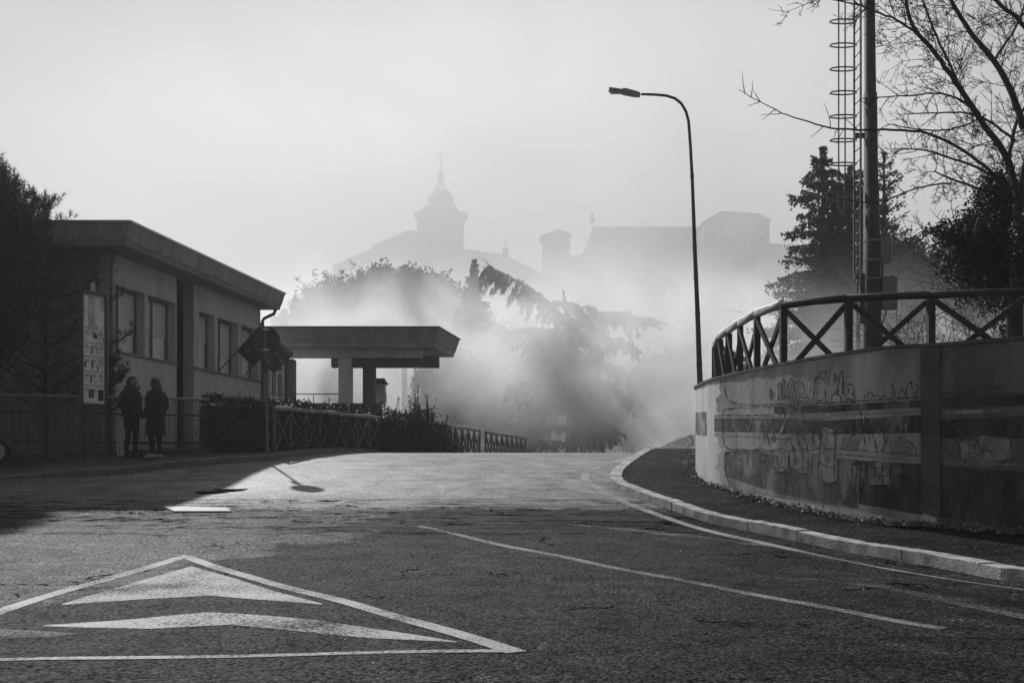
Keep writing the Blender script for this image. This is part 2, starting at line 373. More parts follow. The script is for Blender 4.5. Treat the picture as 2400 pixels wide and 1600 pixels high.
# pavement between kerb and wall
m = MB(); N = 260; J = 8
for i in range(N+1):
    a = at(kern, KS, KS[-1]*i/N); a = a + lnorm(kern, KS, KS[-1]*i/N) * (KW - .02); 
    # closest matching wall point by fraction of arc between anchors
    b = min(wall[::3], key=lambda q: (q - a).length + .0)
    b = b + (b - a).normalized() * .08
    for j in range(J+1):
        q = a.lerp(b, j/J); t = j/J
        z = zr(q.x, q.y) + .112 + .03 * t * (1 if t > .3 else 0) + .008*math.sin(q.x*5+q.y*3)*t
        m.v.append((q.x, q.y, z))
for i in range(N):
    for j in range(J): a = i*(J+1)+j; m.f.append((a, a+1, a+J+2, a+J+1))
tag(m.build('pavement_right', M_pave, smooth=True), 'dark asphalt pavement between kerb and mural wall', kind='structure')

# raised ground behind the wall
pl = [w + Vector((0, 0, 2.42)) for w in wall[::4]]
pl = [Vector((p.x, p.y, 2.42)) for p in pl]
cen = [Vector((60, 60, 2.42)), Vector((60, -6, 2.42))]
m = MB()
inn = []
n0 = len(pl)
for p in pl: m.v.append(tuple(p))
for i, p in enumerate(pl):
    t = i / (n0-1); e = Vector((60, 60, 2.42)).lerp(Vector((60, -6, 2.42)), t); m.v.append(tuple(e))
for i in range(n0-1): m.f.append((i, n0+i, n0+i+1, i+1))
tag(m.build('raised_ground', M_ground), 'soil terrace held up by the mural wall', kind='structure')

# ------------------------------------------------------------------ retaining wall with mural
M_wall = mat('painted_render', .58, .8, .22, 1.6, .35, 22, stretch=(1.4, 1.4, .35), v2=.75)
wr = empty('retaining_wall', (wall[len(wall)//2].x, wall[len(wall)//2].y, .4), 'curved rendered retaining wall with a painted mural of barrels, jars and tools', 'wall')
m = MB(); NW = 1000
for i in range(NW+1):
    s_ = WS[-1]*i/NW; p = at(wall, WS, s_); nn = lnorm(wall, WS, s_)
    z0 = zr(p.x, p.y) - .1
    for off, z in ((0, z0), (0, z0*.5 + WT*.5), (0, WT), (.28, WT), (.28, z0)):
        q = p + nn * off; m.v.append((q.x, q.y, z))
for i in range(NW):
    for j in range(4): a = i*5+j; m.f.append((a, a+5, a+6, a+1))
m.build('wall', M_wall, wr)
m = MB()
for i in range(NW+1):
    s_ = WS[-1]*i/NW; p = at(wall, WS, s_); nn = lnorm(wall, WS, s_); j = .004*math.sin(s_*7)+.003*math.sin(s_*23)
    for off, z in ((-.03+j, WT+.003), (-.03+j, WT + .045), (.32, WT + .045), (.32, WT+.003)):
        q = p + nn * off; m.v.append((q.x, q.y, z))
for i in range(NW):
    for j in range(4): a = i*4+j; b = i*4+(j+1) % 4; m.f.append((a, a+4, b+4, b))
m.build('coping', mat('coping_stone', .10, .8, .3, 5), wr)
# pixel -> (s, z) on the wall face
SS = np.linspace(0, WS[-1], 3000); WP = [at(wall, WS, s_) for s_ in SS]
i0 = int(np.argmin([1200 + p.x/p.y*F if 12 < p.y < 18.4 and p.x < 6 else 9e9 for p in WP]))
WX = np.array([1200 + p.x/max(p.y, .1)*F for p in WP[i0:]]); WSS = SS[i0:]; WXm = np.maximum.accumulate(WX)
def W(x, y):
    s_ = float(np.interp(x, WXm, WSS)); p = at(wall, WS, s_); return s_, CZ + (HY - y)/F*p.y
def wallpt(s_, z, off=.004):
    p = at(wall, WS, s_) - lnorm(wall, WS, s_) * off; return (p.x, p.y, z)
def interp_poly(P_, x): return float(np.interp(x, [a for a, _ in P_], [b for _, b in P_]))
def band(m, top, bot, off=.004, step=5, rows=3):
    x0 = top[0][0]; x1 = top[-1][0]; n = max(2, int((x1-x0)/step)); base = len(m.v)
    for i in range(n+1):
        x = x0 + (x1-x0)*i/n; yt = interp_poly(top, x); yb = interp_poly(bot, x)
        for j in range(rows+1):
            s_, z = W(x, yt + (yb-yt)*j/rows); m.v.append(wallpt(s_, z, off))
    for i in range(n):
        for j in range(rows): a = base + i*(rows+1) + j; m.f.append((a, a+1, a+rows+2, a+rows+1))
def stroke(m, pts, w=2.2, off=.008):
    Q = []
    for (xa, ya), (xb, yb) in zip(pts, pts[1:]):
        n = max(1, int(math.hypot(xb-xa, yb-ya)/4)); Q += [(xa+(xb-xa)*i/n, ya+(yb-ya)*i/n) for i in range(n)]
    Q.append(pts[-1]); base = len(m.v)
    for i, (x, y) in enumerate(Q):
        a = Q[max(0, i-1)]; b = Q[min(len(Q)-1, i+1)]; dx, dy = b[0]-a[0], b[1]-a[1]; L = math.hypot(dx, dy) or 1
        ww = w * (.75 + .35*math.sin(i*.9 + x*.1)) / 2
        for sg in (-1, 1):
            s_, z = W(x - dy/L*ww*sg, y + dx/L*ww*sg); m.v.append(wallpt(s_, z, off))
    for i in range(len(Q)-1): a = base+2*i; m.f.append((a, a+1, a+3, a+2))
def sp(pts, k=2):
    q = [Vector((a, b, 0)) for a, b in pts]; q = smooth(q, k); return [(v.x, v.y) for v in q]
Z = lambda pts: [(1600 + a/2.614, 660 + b/2.614) for a, b in pts]
M_pk = mat('mural_dark_paint', .03, .8, .6, 3, v2=.11, stretch=(2,2,.5)); M_pm = mat('mural_mid_paint', .07, .8, .6, 3, v2=.20, stretch=(2,2,.5))
M_pl = mat('mural_pale_paint', .32, .8, .25, 3); M_po = mat('mural_outline_paint', .045, .8, .25, 6)
def worn(m, scale, lo, hi, amt=1.0):
    n, l = m.node_tree.nodes, m.node_tree.links; b = n['Principled BSDF']; tc = n.new('ShaderNodeTexCoord'); mp = n.new('ShaderNodeMapping'); mp.inputs['Scale'].default_value = (1, 1, .55); l.new(tc.outputs['Object'], mp.inputs[0])
    t = n.new('ShaderNodeTexNoise'); t.inputs['Scale'].default_value = scale; t.inputs['Detail'].default_value = 9; t.inputs['Roughness'].default_value = .72; t.inputs['Distortion'].default_value = .5; l.new(mp.outputs[0], t.inputs['Vector'])
    r = n.new('ShaderNodeMapRange'); r.inputs['From Min'].default_value = lo; r.inputs['From Max'].default_value = hi; r.inputs['To Min'].default_value = 1 - amt; l.new(t.outputs[0], r.inputs[0]); l.new(r.outputs[0], b.inputs['Alpha'])
worn(M_pk, 2.6, .38, .58, .85); worn(M_pm, 3.0, .40, .60, .85); worn(M_pl, 4.0, .40, .56, .8); worn(M_po, 7.0, .36, .50, .8)
# mural ground coat, ragged left end; its grey also holds the wall's shade
m = MB()
topw = [(1686,891),(1722,882),(1766,873),(1830,861),(1906,848),(1982,835),(2059,824.5),(2125,820),(2158,818)]
botw = [(1686,1122),(1722,1130),(1791,1146),(1944,1170),(2078,1196),(2158,1215)]
NB = 70
for k in range(NB):
    xs_ = 1684 + 5*math.sin(k*.31) + 3*math.sin(k*.83+1) + random.uniform(-1, 1)
    cut = lambda t: [(x, interp_poly(topw, x) + (interp_poly(botw, x) + 14 - interp_poly(topw, x))*t) for x in [xs_] + [q_[0] for q_ in topw[1:]]]
    band(m, cut(k/NB), cut((k+1)/NB), .0025, 6, 1)
m.build('mural_shade_coat', mat('mural_ground_shaded', .30, .85, .5, 1.3, .5, 22, stretch=(1.6, 1.6, .4), v2=.52), wr)
def edge_y(x, z=None):
    p = at(wall, WS, float(np.interp(x, WXm, WSS))); return HY - ((zr0(p.y) + .10 if z is None else z) - CZ)/p.y*F
xs_ = [2196,2240,2288,2340,2400,2480,2600,2800,3100,3500,4200,5200]
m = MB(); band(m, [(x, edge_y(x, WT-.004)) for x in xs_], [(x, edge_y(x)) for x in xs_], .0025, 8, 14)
m.build('mural_shade_coat', mat('mural_ground_shade_dark', .16, .85, .5, 1.3, .5, 22, stretch=(1.6, 1.6, .4), v2=.20), wr)  # right section coloured darker in place of the shade on it
# washes
m = MB()
band(m, Z([(195,838),(500,835),(900,850),(1200,830),(1470,815)]), Z([(195,918),(500,925),(900,935),(1200,930),(1470,925)]))
band(m, Z([(1575,845),(1850,835),(2091,822)]), Z([(1575,960),(1850,965),(2091,960)]))
band(m, Z([(560,765),(900,755),(1460,725)]), Z([(560,808),(900,800),(1460,770)]))
band(m, Z([(1590,705),(2091,690)]), Z([(1590,775),(2091,760)]))
band(m, Z([(1080,1095),(1280,1105),(1470,1115)]), Z([(1080,1360),(1280,1395),(1470,1430)]))
band(m, Z([(1580,1125),(1850,1145),(2091,1160)]), Z([(1580,1440),(1850,1485),(2091,1530)]))
m.build('mural_dark_field', M_pk, wr)
m = MB()
band(m, Z([(262,1040),(480,1045),(560,1060)]), Z([(262,1190),(480,1262),(560,1280)]))
band(m, Z([(75,800),(148,795)]), Z([(75,935),(148,945)]))
band(m, Z([(560,1060),(800,1065),(1080,1090)]), Z([(560,1290),(800,1340),(1080,1390)]))
band(m, Z([(1470,1000),(1530,1000),(1575,1010)]), Z([(1470,1330),(1530,1340),(1575,1350)]))
m.build('mural_grey_field', M_pm, wr)
m = MB()
for t_, b_ in (([(195,818),(600,822),(1000,800),(1470,785)], [(195,838),(600,840),(1000,820),(1470,806)]), ([(1575,795),(2091,770)], [(1575,815),(2091,792)]),
               ([(545,1022),(800,1035),(1200,1068),(1560,1102),(2091,1118)], [(545,1036),(800,1050),(1200,1082),(1560,1112),(2091,1128)]),
               ([(195,925),(480,940),(660,940)], [(195,945),(480,958),(660,962)])):
    band(m, Z(t_), Z(b_), .006, rows=1)
def shape(m, top, bot): band(m, Z(top), Z(bot), .006, rows=4, step=3)
shape(m, [(660,960),(720,930),(790,915)], [(660,1130),(720,1170),(790,1180)])       # barrel lying
shape(m, [(855,880),(900,900),(945,905)], [(835,1200),(900,1235),(935,1215)])       # cans stacked
shape(m, [(970,960),(1030,940),(1080,950)], [(970,1030),(1030,1035),(1080,1040)])
shape(m, [(1135,1100),(1270,1105)], [(1135,1245),(1270,1240)])                         # crate
shape(m, [(1700,985),(1850,940),(2010,960)], [(1700,1090),(1850,1105),(2010,1080)])   # large barrel
shape(m, [(555,1050),(650,1055)], [(555,1170),(645,1160)])
shape(m, [(1280,980),(1330,955),(1410,980)], [(1280,1060),(1330,1090),(1410,1070)])
for tl in ([(1390,780),(1350,1000)], [(640,830),(600,930)], [(950,820),(935,910)], [(430,820),(410,900)], [(490,810),(460,930)], [(1130,760),(1110,870)], [(1310,760),(1250,1010)]):
    stroke(m, Z(tl), 4, .010)
m.build('mural_pale_shape', M_pl, wr)
m = MB()
ST = [
 [(265,595),(258,650),(268,710),(310,745),(420,755),(560,748),(700,752),(900,742),(1100,728),(1300,712),(1470,705)], [(1575,688),(1800,685),(2091,678)],
 [(250,790),(262,778),(330,772)], [(248,800),(242,880),(250,930)], [(195,818),(340,814),(560,818)], [(250,950),(255,1000),(290,1030),(480,1030)],
 [(265,1040),(255,1100),(270,1200),(300,1235)], [(265,1042),(380,1036),(560,1040)],
 [(535,650),(560,730)], [(545,720),(532,680),(540,650),(560,690)], [(590,730),(585,640),(600,610),(610,650),(605,730)], [(612,720),(610,600),(622,590),(632,640),(628,720)],
 [(638,715),(645,640),(662,590),(676,600),(665,660),(650,715)], [(590,715),(660,705),(655,745)], [(575,730),(585,745),(600,748)],
 [(682,690),(682,640),(700,608),(725,608),(745,640),(745,690)], [(690,745),(695,700),(730,680),(765,690),(782,740)], [(705,745),(712,715),(735,700),(758,715),(765,745)],
 [(718,745),(735,720),(750,745)], [(800,740),(812,640),(808,600),(840,570),(862,540),(878,545),(880,590),(860,600),(845,580),(815,600)], [(812,745),(850,720),(890,738)],
 [(872,660),(880,740)], [(915,690),(970,692),(975,745)], [(918,690),(912,740)], [(935,690),(930,560),(945,570),(950,690)], [(955,690),(962,560),(985,545),(988,580),(975,690)],
 [(985,625),(1050,628),(1055,680),(1030,690),(1065,700),(1060,720),(1000,720)], [(990,625),(985,690),(1010,692)], [(1015,640),(1018,680)],
 [(1118,715),(1120,695),(1140,700)], [(1140,715),(1140,680),(1155,668),(1165,690),(1160,712)], [(1170,715),(1178,690),(1200,690),(1215,712)], [(1222,710),(1230,690),(1252,708)],
 [(1288,705),(1278,630),(1286,620),(1300,690),(1310,705)], [(1318,690),(1340,665),(1365,680),(1370,705)], [(1340,665),(1345,640),(1352,665)],
 [(1368,690),(1375,640),(1400,605),(1440,640),(1452,665),(1430,670),(1420,705)], [(1400,610),(1410,690)],
 [(1618,690),(1640,665),(1665,665),(1675,690)], [(1700,688),(1720,660),(1735,685)], [(1740,685),(1745,672),(1800,668),(1835,655),(1830,680)],
 [(1855,680),(1870,650),(1910,635),(1960,640),(1995,665),(2002,680)], [(1885,680),(1905,650),(1950,650),(1980,680)],
 [(570,795),(575,765)], [(600,825),(600,790),(625,795),(630,830)], [(700,790),(715,765),(735,790),(730,850)], [(800,800),(830,775),(860,790)], [(890,760),(900,800),(915,810)], [(905,760),(920,800),(930,790)],
 [(505,1000),(500,915),(515,915),(525,1000)], [(550,985),(565,890),(578,890),(565,985)], [(535,1000),(520,930)],
 [(640,1000),(650,960),(700,940),(800,915)], [(655,965),(690,1050),(690,1150)], [(700,945),(735,1040),(735,1160)], [(740,935),(770,1020),(775,1150)],
 [(800,910),(795,870),(820,850),(850,880),(855,960),(835,1030),(805,1000),(800,910)], [(812,900),(825,870),(838,900),(838,980)],
 [(855,870),(870,910),(940,940)], [(850,980),(880,1030),(940,1025)], [(835,1095),(880,1135),(935,1135)], [(830,1200),(870,1240),(920,1240)], [(855,870),(830,1200)], [(945,905),(935,1020),(930,1210)],
 [(960,880),(1015,880)], [(958,900),(1018,898)], [(962,925),(1030,918)], [(1030,940),(1090,935)],
 [(1090,780),(1105,900),(1120,1000)], [(1075,990),(1100,960),(1090,920)], [(1160,880),(1175,1000)], [(1135,900),(1150,980)], [(1180,960),(1190,1040)], [(1215,900),(1228,880),(1240,1000),(1220,1040)],
 [(1300,790),(1270,900),(1240,1000)], [(1320,950),(1360,960),(1420,1000),(1440,1080)], [(1280,980),(1275,1040),(1300,1080)],
 [(1130,1100),(1270,1105),(1270,1245),(1130,1255),(1130,1100)], [(1180,1100),(1180,1250)], [(1225,1102),(1225,1248)], [(1130,1140),(1270,1142)], [(1130,1190),(1270,1190)],
 [(470,1060),(520,1050),(525,1080),(475,1110),(470,1060)], [(555,1050),(560,1170),(645,1160),(650,1050)], [(580,1060),(585,1140),(630,1135),(628,1060)], [(565,1075),(572,1080)], [(565,1105),(573,1110)], [(565,1135),(573,1140)],
 [(650,1235),(700,1190),(760,1170),(775,1200)], [(1025,1120),(1075,1115)], [(1035,1125),(1040,1200),(1070,1205),(1065,1120)], [(1080,1290),(1090,1230),(1100,1290)],
 [(1600,920),(1660,950),(1700,1000),(1705,1090)], [(1600,900),(1640,880),(1650,930)], [(1660,930),(1700,925),(1810,915)], [(1810,930),(1815,870),(1835,855),(1850,880),(1855,940)], [(1905,930),(1910,875),(1930,870),(1938,960)],
 [(1752,970),(1815,965),(1820,1070),(1755,1080),(1752,970)], [(1768,990),(1768,1055),(1795,1040),(1795,1000),(1768,990)], [(1830,1075),(1850,985),(1895,1060)], [(1842,1040),(1880,1030)],
 [(2010,960),(2000,1080),(1930,1130)], [(1590,1000),(1620,1040),(1660,1070)], [(1370,1200),(1470,1190),(1460,1240),(1380,1245)], [(1640,800),(1650,860)], [(1700,790),(1710,880)],
 [(1640,740),(1630,775)], [(1660,730),(1690,770)], [(1735,700),(1740,770)], [(1865,690),(1860,750)], [(2000,690),(2010,760)],
]
for q in ST: stroke(m, Z(sp(q, 2)), 2.6)
for y in (738, 1026): stroke(m, Z([(x, y + (x-1000)*(-.05 if y < 900 else .075)*(0 if y > 900 and x < 900 else 1) + 5*math.sin(x*.05)) for x in range(300, 1460, 20)]), 2.0)
m.build('mural_outline', M_po, wr)
m = MB(); band(m, Z([(1460,404),(1578,398)]), Z([(1460,1412),(1578,1450)]), .022, rows=10); 
m.build('pilaster', mat('pilaster_render', .10, .8, .3, 2, .3, 20), wr)

# ------------------------------------------------------------------ road markings
def on_road(p, h=.004): return Vector((p.x, p.y, zr(p.x, p.y) + h))
def ribbon(m, px, w, h=.004, step=.1, taper=None):
    pts = resample(smooth([flat(G(x, y)) for x, y in px], 2), step)
    base = len(m.v)
    for i, p in enumerate(pts):
        d = (pts[min(i+1, len(pts)-1)] - pts[max(i-1, 0)]).normalized(); nn = Vector((-d.y, d.x, 0))
        ww = w if taper is None else w*(taper if p.y < 9.9 else 1 if p.y > 11.5 else taper + (1-taper)*(p.y-9.9)/1.6)
        for sg in (-1, 1): m.v.append(tuple(on_road(p + nn * ww/2 * sg, h)))
    for i in range(len(pts)-1): a = base+2*i; m.f.append((a, a+1, a+3, a+2))
def area(m, top, bot, h=.004, step=6, rows=8):
    x0 = top[0][0]; x1 = top[-1][0]; n = int((x1-x0)/step); base = len(m.v)
    for i in range(n+1):
        x = x0 + (x1-x0)*i/n; yt = interp_poly(top, x); yb = interp_poly(bot, x)
        for j in range(rows+1): p = G(x, yt + (yb-yt)*j/rows); m.v.append(tuple(on_road(p, h)))
    for i in range(n):
        for j in range(rows): a = base+i*(rows+1)+j; m.f.append((a, a+1, a+rows+2, a+rows+1))
m = MB(); ribbon(m, [(1475,1072),(1440,1086),(1395,1098),(1371,1110),(1370,1122),(1389,1140),(1454,1172),(1534,1203),(1627,1235),(1768,1270),(1955,1307),(2067,1331),(2132,1342),(2400,1380),(2800,1440)], .14, taper=.4)
tag(m.build('edge_line', M_paint), 'white edge line following the right kerb', kind='structure')
m = MB(); ribbon(m, [(980,1232),(1010,1237),(1200,1281),(1300,1301),(1552,1352),(1768,1392),(2001,1436),(2095,1455),(2212,1472)], .12)
tag(m.build('lane_line', M_paintw), 'thin worn white lane line across the foreground', kind='structure')
m = MB()
ribbon(m, [(-260,1532),(0,1430),(215,1365),(434,1304)], .14); ribbon(m, [(425,1304),(434,1304),(700,1382),(950,1452),(1210,1530)], .14, .006)
ribbon(m, [(-200,1553),(0,1547),(600,1536),(1192,1527)], .085, .005)
tag(m.build('triangle_outline', M_paint), 'white painted outline of the traffic island triangle', kind='structure')
m = MB()
area(m, [(145,1416),(449,1326),(755,1417)], [(145,1418),(326,1405),(490,1395),(510,1396),(755,1419)])
area(m, [(102,1462),(300,1450),(485,1435),(561,1440),(755,1456),(900,1478),(1071,1507)], [(102,1464),(357,1474),(536,1466),(663,1476),(867,1497),(1071,1509)])
tag(m.build('chevron_marking', M_paint), 'two white chevrons painted inside the triangle', kind='structure')
# skid-worn faint strips at the right
m = MB()
area(m, [(-60,1468),(100,1476),(180,1482)], [(-60,1492),(100,1492),(180,1484)])
area(m, [(1880,1352),(2060,1368),(2400,1440)], [(1880,1354),(2060,1378),(2400,1452)])
area(m, [(1330,1226),(1480,1240),(1640,1256),(1820,1282)], [(1330,1228),(1480,1246),(1640,1266),(1820,1284)])
tag(m.build('faded_marking', paint_mat('ghost_paint', .12, .72)), 'faded remains of older road paint', kind='structure')
# pale plate lying on the road
q = [G(380,1190), G(530,1191), G(543,1199.5), G(408,1200.5)]
m = MB(); m.prism([v + Vector((0,0,.004)) for v in q], [v + Vector((0,0,.022)) for v in q])
tag(m.build('cover_plate', M_plate), 'bright flat cover plate standing proud of the asphalt at the left', 'plate')
M_iron = mat('cast_iron', .05, .7, .3, 12, .5, 60)
# two round covers in the shade
for (x, y, l_) in ((500, 1151, 'round manhole cover in the shaded road, nearer one'), (542, 1146, 'round manhole cover in the shaded road, farther one')):
    p = G(x, y); m = MB(); m.lathe([(.0, .003), (.30, .003), (.30, .010), (.26, .010), (.26, .006), (.0, .006)], p, 28)
    tag(m.build('manhole_cover', M_iron), l_, 'manhole cover', 'manhole covers in the shade')

# ------------------------------------------------------------------ left pavement and kerb
lk = [flat(G(x, y, .13)) for x, y in ((190,1101.6), (297,1094), (399,1083), (506,1073), (600,1066), (640, 1064))]
lk = [Vector((-22, 17.2, 0)), Vector((-12, 18.0, 0))] + lk + [Vector((-4.6, 24.0, 0)), Vector((-3.9, 27, 0)), Vector((-3.0, 31, 0)), Vector((.8, 42, 0))]
lk = resample(smooth(lk, 2), .15); LS = cumlen(lk)
def lh(p):   # the kerb drops to the road at its left end
    return .13 if p.x > -8.3 else .13 - .10*min(1, (-8.3 - p.x)/1.2)
m = MB(); base = 0
for i in range(len(lk)):
    s_ = LS[i]; p = lk[i]; nn = lnorm(lk, LS, s_); h = lh(p)
    for off, dz in ((0, -.1), (0, h-.015), (.015, h), (.15, h), (.15, -.1)):
        q = p + nn*off; m.v.append((q.x, q.y, zr(q.x, q.y) + dz))
for i in range(len(lk)-1):
    for j in range(4): a = i*5+j; m.f.append((a, a+5, a+6, a+1))
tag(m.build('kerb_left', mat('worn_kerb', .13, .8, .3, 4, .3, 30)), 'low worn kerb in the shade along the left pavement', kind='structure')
m = MB()
for i in range(len(lk)):
    s_ = LS[i]; p = lk[i]; nn = lnorm(lk, LS, s_); h = lh(p)
    for j in range(7):
        q = p + nn*(.145 + j*.8) if p.y < 26 else p + nn*(.145 + j*.5); m.v.append((q.x, q.y, zr(q.x, q.y) + h - .004))
for i in range(len(lk)-1):
    for j in range(6): a = i*7+j; m.f.append((a, a+7, a+8, a+1))
tag(m.build('pavement_left', mat('worn_pavement', .07, .85, .3, 3, .5, 50)), 'shaded grey pavement in front of the metal fence', kind='structure')
def pz(X, Y): return zr0(Y) + .126

# ------------------------------------------------------------------ school building on the left
C0 = Vector((-9.05, 22.5, 0)); dv = Vector((.19, 1, 0)); dl = dv.length; dn = dv.normalized(); nb = Vector((dn.y, -dn.x, 0))
bl = empty('school_building', (C0.x, C0.y, zr0(22.5)), 'long low building with a deep flat fascia roof and blinds down in its windows', 'building')
def bp_(t, b, z): v = C0 + dv*t + nb*b; return Vector((v.x, v.y, z))
def fbox(m, t0, t1, b0, b1, z0, z1):
    q = [bp_(t0, b0, 0), bp_(t1, b0, 0), bp_(t1, b1, 0), bp_(t0, b1, 0)]
    return m.prism([Vector((v.x, v.y, z0)) for v in q], [Vector((v.x, v.y, z1)) for v in q])
zs, zh, zt = 3.80, 5.32, 6.08
wins = [(.14,1.34), (1.47,2.74), (3.92,4.78), (4.93,6.16), (6.36,7.42)]
m = MB()
for a, b in ((0, 2.79), (3.64, 7.6)):
    fbox(m, a, b, -.3, 0, 1.0, zs - .04); fbox(m, a, b, -.3, 0, zh, zt)
for a, b in ((0,.14), (1.34,1.47), (2.74,2.79), (3.64,3.92), (4.78,4.93), (6.16,6.36), (7.42,7.6)): fbox(m, a, b, -.3, 0, zs - .04, zh)
# end wall and body behind
fbox(m, 7.3, 7.6, -9, -.302, 1.0, zt)
m.build('wall', M_conc, bl)
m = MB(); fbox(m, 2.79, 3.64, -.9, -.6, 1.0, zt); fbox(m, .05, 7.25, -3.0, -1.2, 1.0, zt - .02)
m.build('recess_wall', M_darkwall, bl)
m = MB(); q0 = bp_(0, -.302, 0); fr = []
# front wall of vertical boards facing the camera
xx = q0.x
m2 = MB(); m2.box((xx - 4.0, 22.62, (1.0 + zt)/2), (8.0, .2, zt - 1.0)); k = 0
while k < 26: m2.box((xx - .15 - k*.3, 22.50, 3.3), (.035, .04, 4.4)); k += 1
m2.box((xx - 4, 22.49, 3.0), (8.0, .05, .06)); m2.box((xx - 4, 22.49, 5.45), (8.0, .05, .05))
m2.build('front_wall', mat('front_cladding', .22, .75, .25, 2), bl)
# fascia: flared section along the long side and across the front
TOP, MID, BOT = 6.48, 6.12, 5.99
def ring(tx, off_top, off_mid, off_bot): pass
cT = P(305, 521, 21.7); cM = P(297, 559.6, 21.76); cB = P(293, 573.6, 21.8)
eT = Vector((-6.93, 30.4, TOP)); eM = P(661, 712, 30.4); eB = P(656, 724, 30.4)
for v, z in ((cT, TOP), (cM, MID), (cB, BOT)): v.z = z
eM = Vector((-7.03, 30.35, MID)); eB = Vector((-7.08, 30.35, BOT))
lT = Vector((-19, 21.7, TOP)); lM = Vector((-19, 21.76, MID)); lB = Vector((-19, 21.8, BOT))
m = MB()
def qd(m, a, b, c, d): m.add([a, b, c, d], [(0, 1, 2, 3)])
qd(m, cM, eM, eT, cT); qd(m, lM, cM, cT, lT)
iT = Vector((-19, 30.4, TOP)); qd(m, lT, cT, eT, iT)
qd(m, eM, Vector((-19, 30.35, MID)), iT, eT)
m.build('fascia', M_fascia, bl)
m = MB(); i_ = .012
o3 = lambda v, dx, dy, dz=0: v + Vector((dx, dy, dz))
c1, e1, l1 = o3(cM, -.015, .015), o3(eM, -.015, 0), o3(lM, 0, .015)
qd(m, cB, eB, e1, c1); qd(m, lB, cB, c1, l1); qd(m, lB, Vector((-19, 30.35, BOT)), eB, cB); qd(m, eB, Vector((-19, 30.35, BOT)), Vector((-19, 30.35, MID)), e1)
m.build('fascia_band', M_fascia_d, bl)
m = MB(); m.bar(cT + Vector((0, 0, .02)), eT + Vector((0, .03, .02)), .07, .045); m.bar(lT + Vector((0, 0, .02)), cT + Vector((.03, 0, .02)), .07, .045)
m.bar(eT + Vector((.03, 0, .02)), eT + Vector((-2.5, 0, .02)), .07, .045)
m.build('roof_edge', mat('roof_flashing', .38, .35, .1, 5, metal=.6), bl)
for wi, (a, b) in enumerate(wins):
    w = MB(); d = -.24
    fbox(w, a, b, d-.03, d+.02, zs - .04, zs + .03); fbox(w, a, b, d-.03, d+.02, zh - .06, zh)
    mids = [a + .012, (a+b)/2 - .1, b - .04] if wi != 0 else [a+.012, a + .42, b - .04]
    for q in mids: fbox(w, q, q + .045, d-.028, d+.022, zs + .03, zh - .06)
    wf = w.build('window', M_frame, bl)
    s_ = MB(); lo = zs + .55 + .1*((wi*7) % 3); z = zh - .07
    while z > lo:
        s_.prism([bp_(a+.05, d-.03, z-.042), bp_(b-.04, d-.03, z-.042), bp_(b-.04, d-.012, z-.038), bp_(a+.05, d-.012, z-.038)],
                 [bp_(a+.05, d-.045, z), bp_(b-.04, d-.045, z), bp_(b-.04, d-.025, z+.002), bp_(a+.05, d-.025, z+.002)])
        z -= .052
    s_.build('blind', M_blind, wf)
    s_ = MB(); fbox(s_, a+.03, b-.03, d-.07, d-.05, zs, zh-.02); s_.build('pane', M_blind_lo, wf)
m = MB(); fbox(m, 0, 2.79, -.28, .05, zs-.038, zs+.012); fbox(m, 3.64, 7.6, -.28, .05, zs-.038, zs+.012)
m.build('window_sill', mat('sill_stone', .2, .7, .2, 6), bl)
m = MB(); p = bp_(-.05, .07, 0); m.tube([(p.x, p.y, 1.2), (p.x, p.y, 5.7), (p.x+.1, p.y-.2, 5.95)], .05, 8); m.build('downpipe', M_metal_l, bl)
m = MB(); p = bp_(2.95, -.5, 0); m.tube([(p.x, p.y, 1.2), (p.x, p.y, 5.6), (p.x+.3, p.y, 5.98)], .05, 8); m.build('downpipe', M_metal, bl)
m = MB(); p = bp_(7.62, .06, 0); m.tube([(p.x, p.y, 1.2), (p.x, p.y, 5.62), (p.x+.05, p.y, 5.70), (p.x+.34, p.y+.02, 5.84), (p.x+.40, p.y+.02, 6.0)], .05, 8); m.build('downpipe', M_metal, bl)

# flags on slanting staffs
def flag(t, L, mt, lab, droop):
    a = bp_(t, .02, zs + .02); up = (nb + Vector((0, 0, 1.0))).normalized(); b = a + up * L
    r = empty('flag', tuple(a), lab, 'flag', 'flags on the school front')
    m = MB(); m.tube([a, b], .018, 8); m.lathe([(.0, 0), (.035, .02), (.035, .05), (.0, .08)], b, 8); m.build('staff', M_metal, r)
    m = MB(); n = 14; k = 12; base = 0
    for i in range(n+1):
        u = .44 + .54*i/n; p = a + up*L*u
        for j in range(k+1):
            v = j/k; dirn = Vector((.72, .10*math.sin(j*.8+i*.5), -.70)).normalized()
            q = p + dirn * .62*v + Vector((0, .05*math.sin(i*1.3 + v*3), 0))
            m.v.append(tuple(q))
    for i in range(n):
        for j in range(k): c = i*(k+1)+j; m.f.append((c, c+1, c+k+2, c+k+1))
    o = m.build('cloth', mt, r, smooth=True); md = o.modifiers.new('thick', 'SOLIDIFY'); md.thickness = .006
flag(4.95, 1.75, M_flagd, 'dark flag hanging from the nearer slanting staff on the school front', 0)
flag(6.45, 1.55, M_flagl, 'pale flag half hidden behind the road sign, on the farther staff', 0)

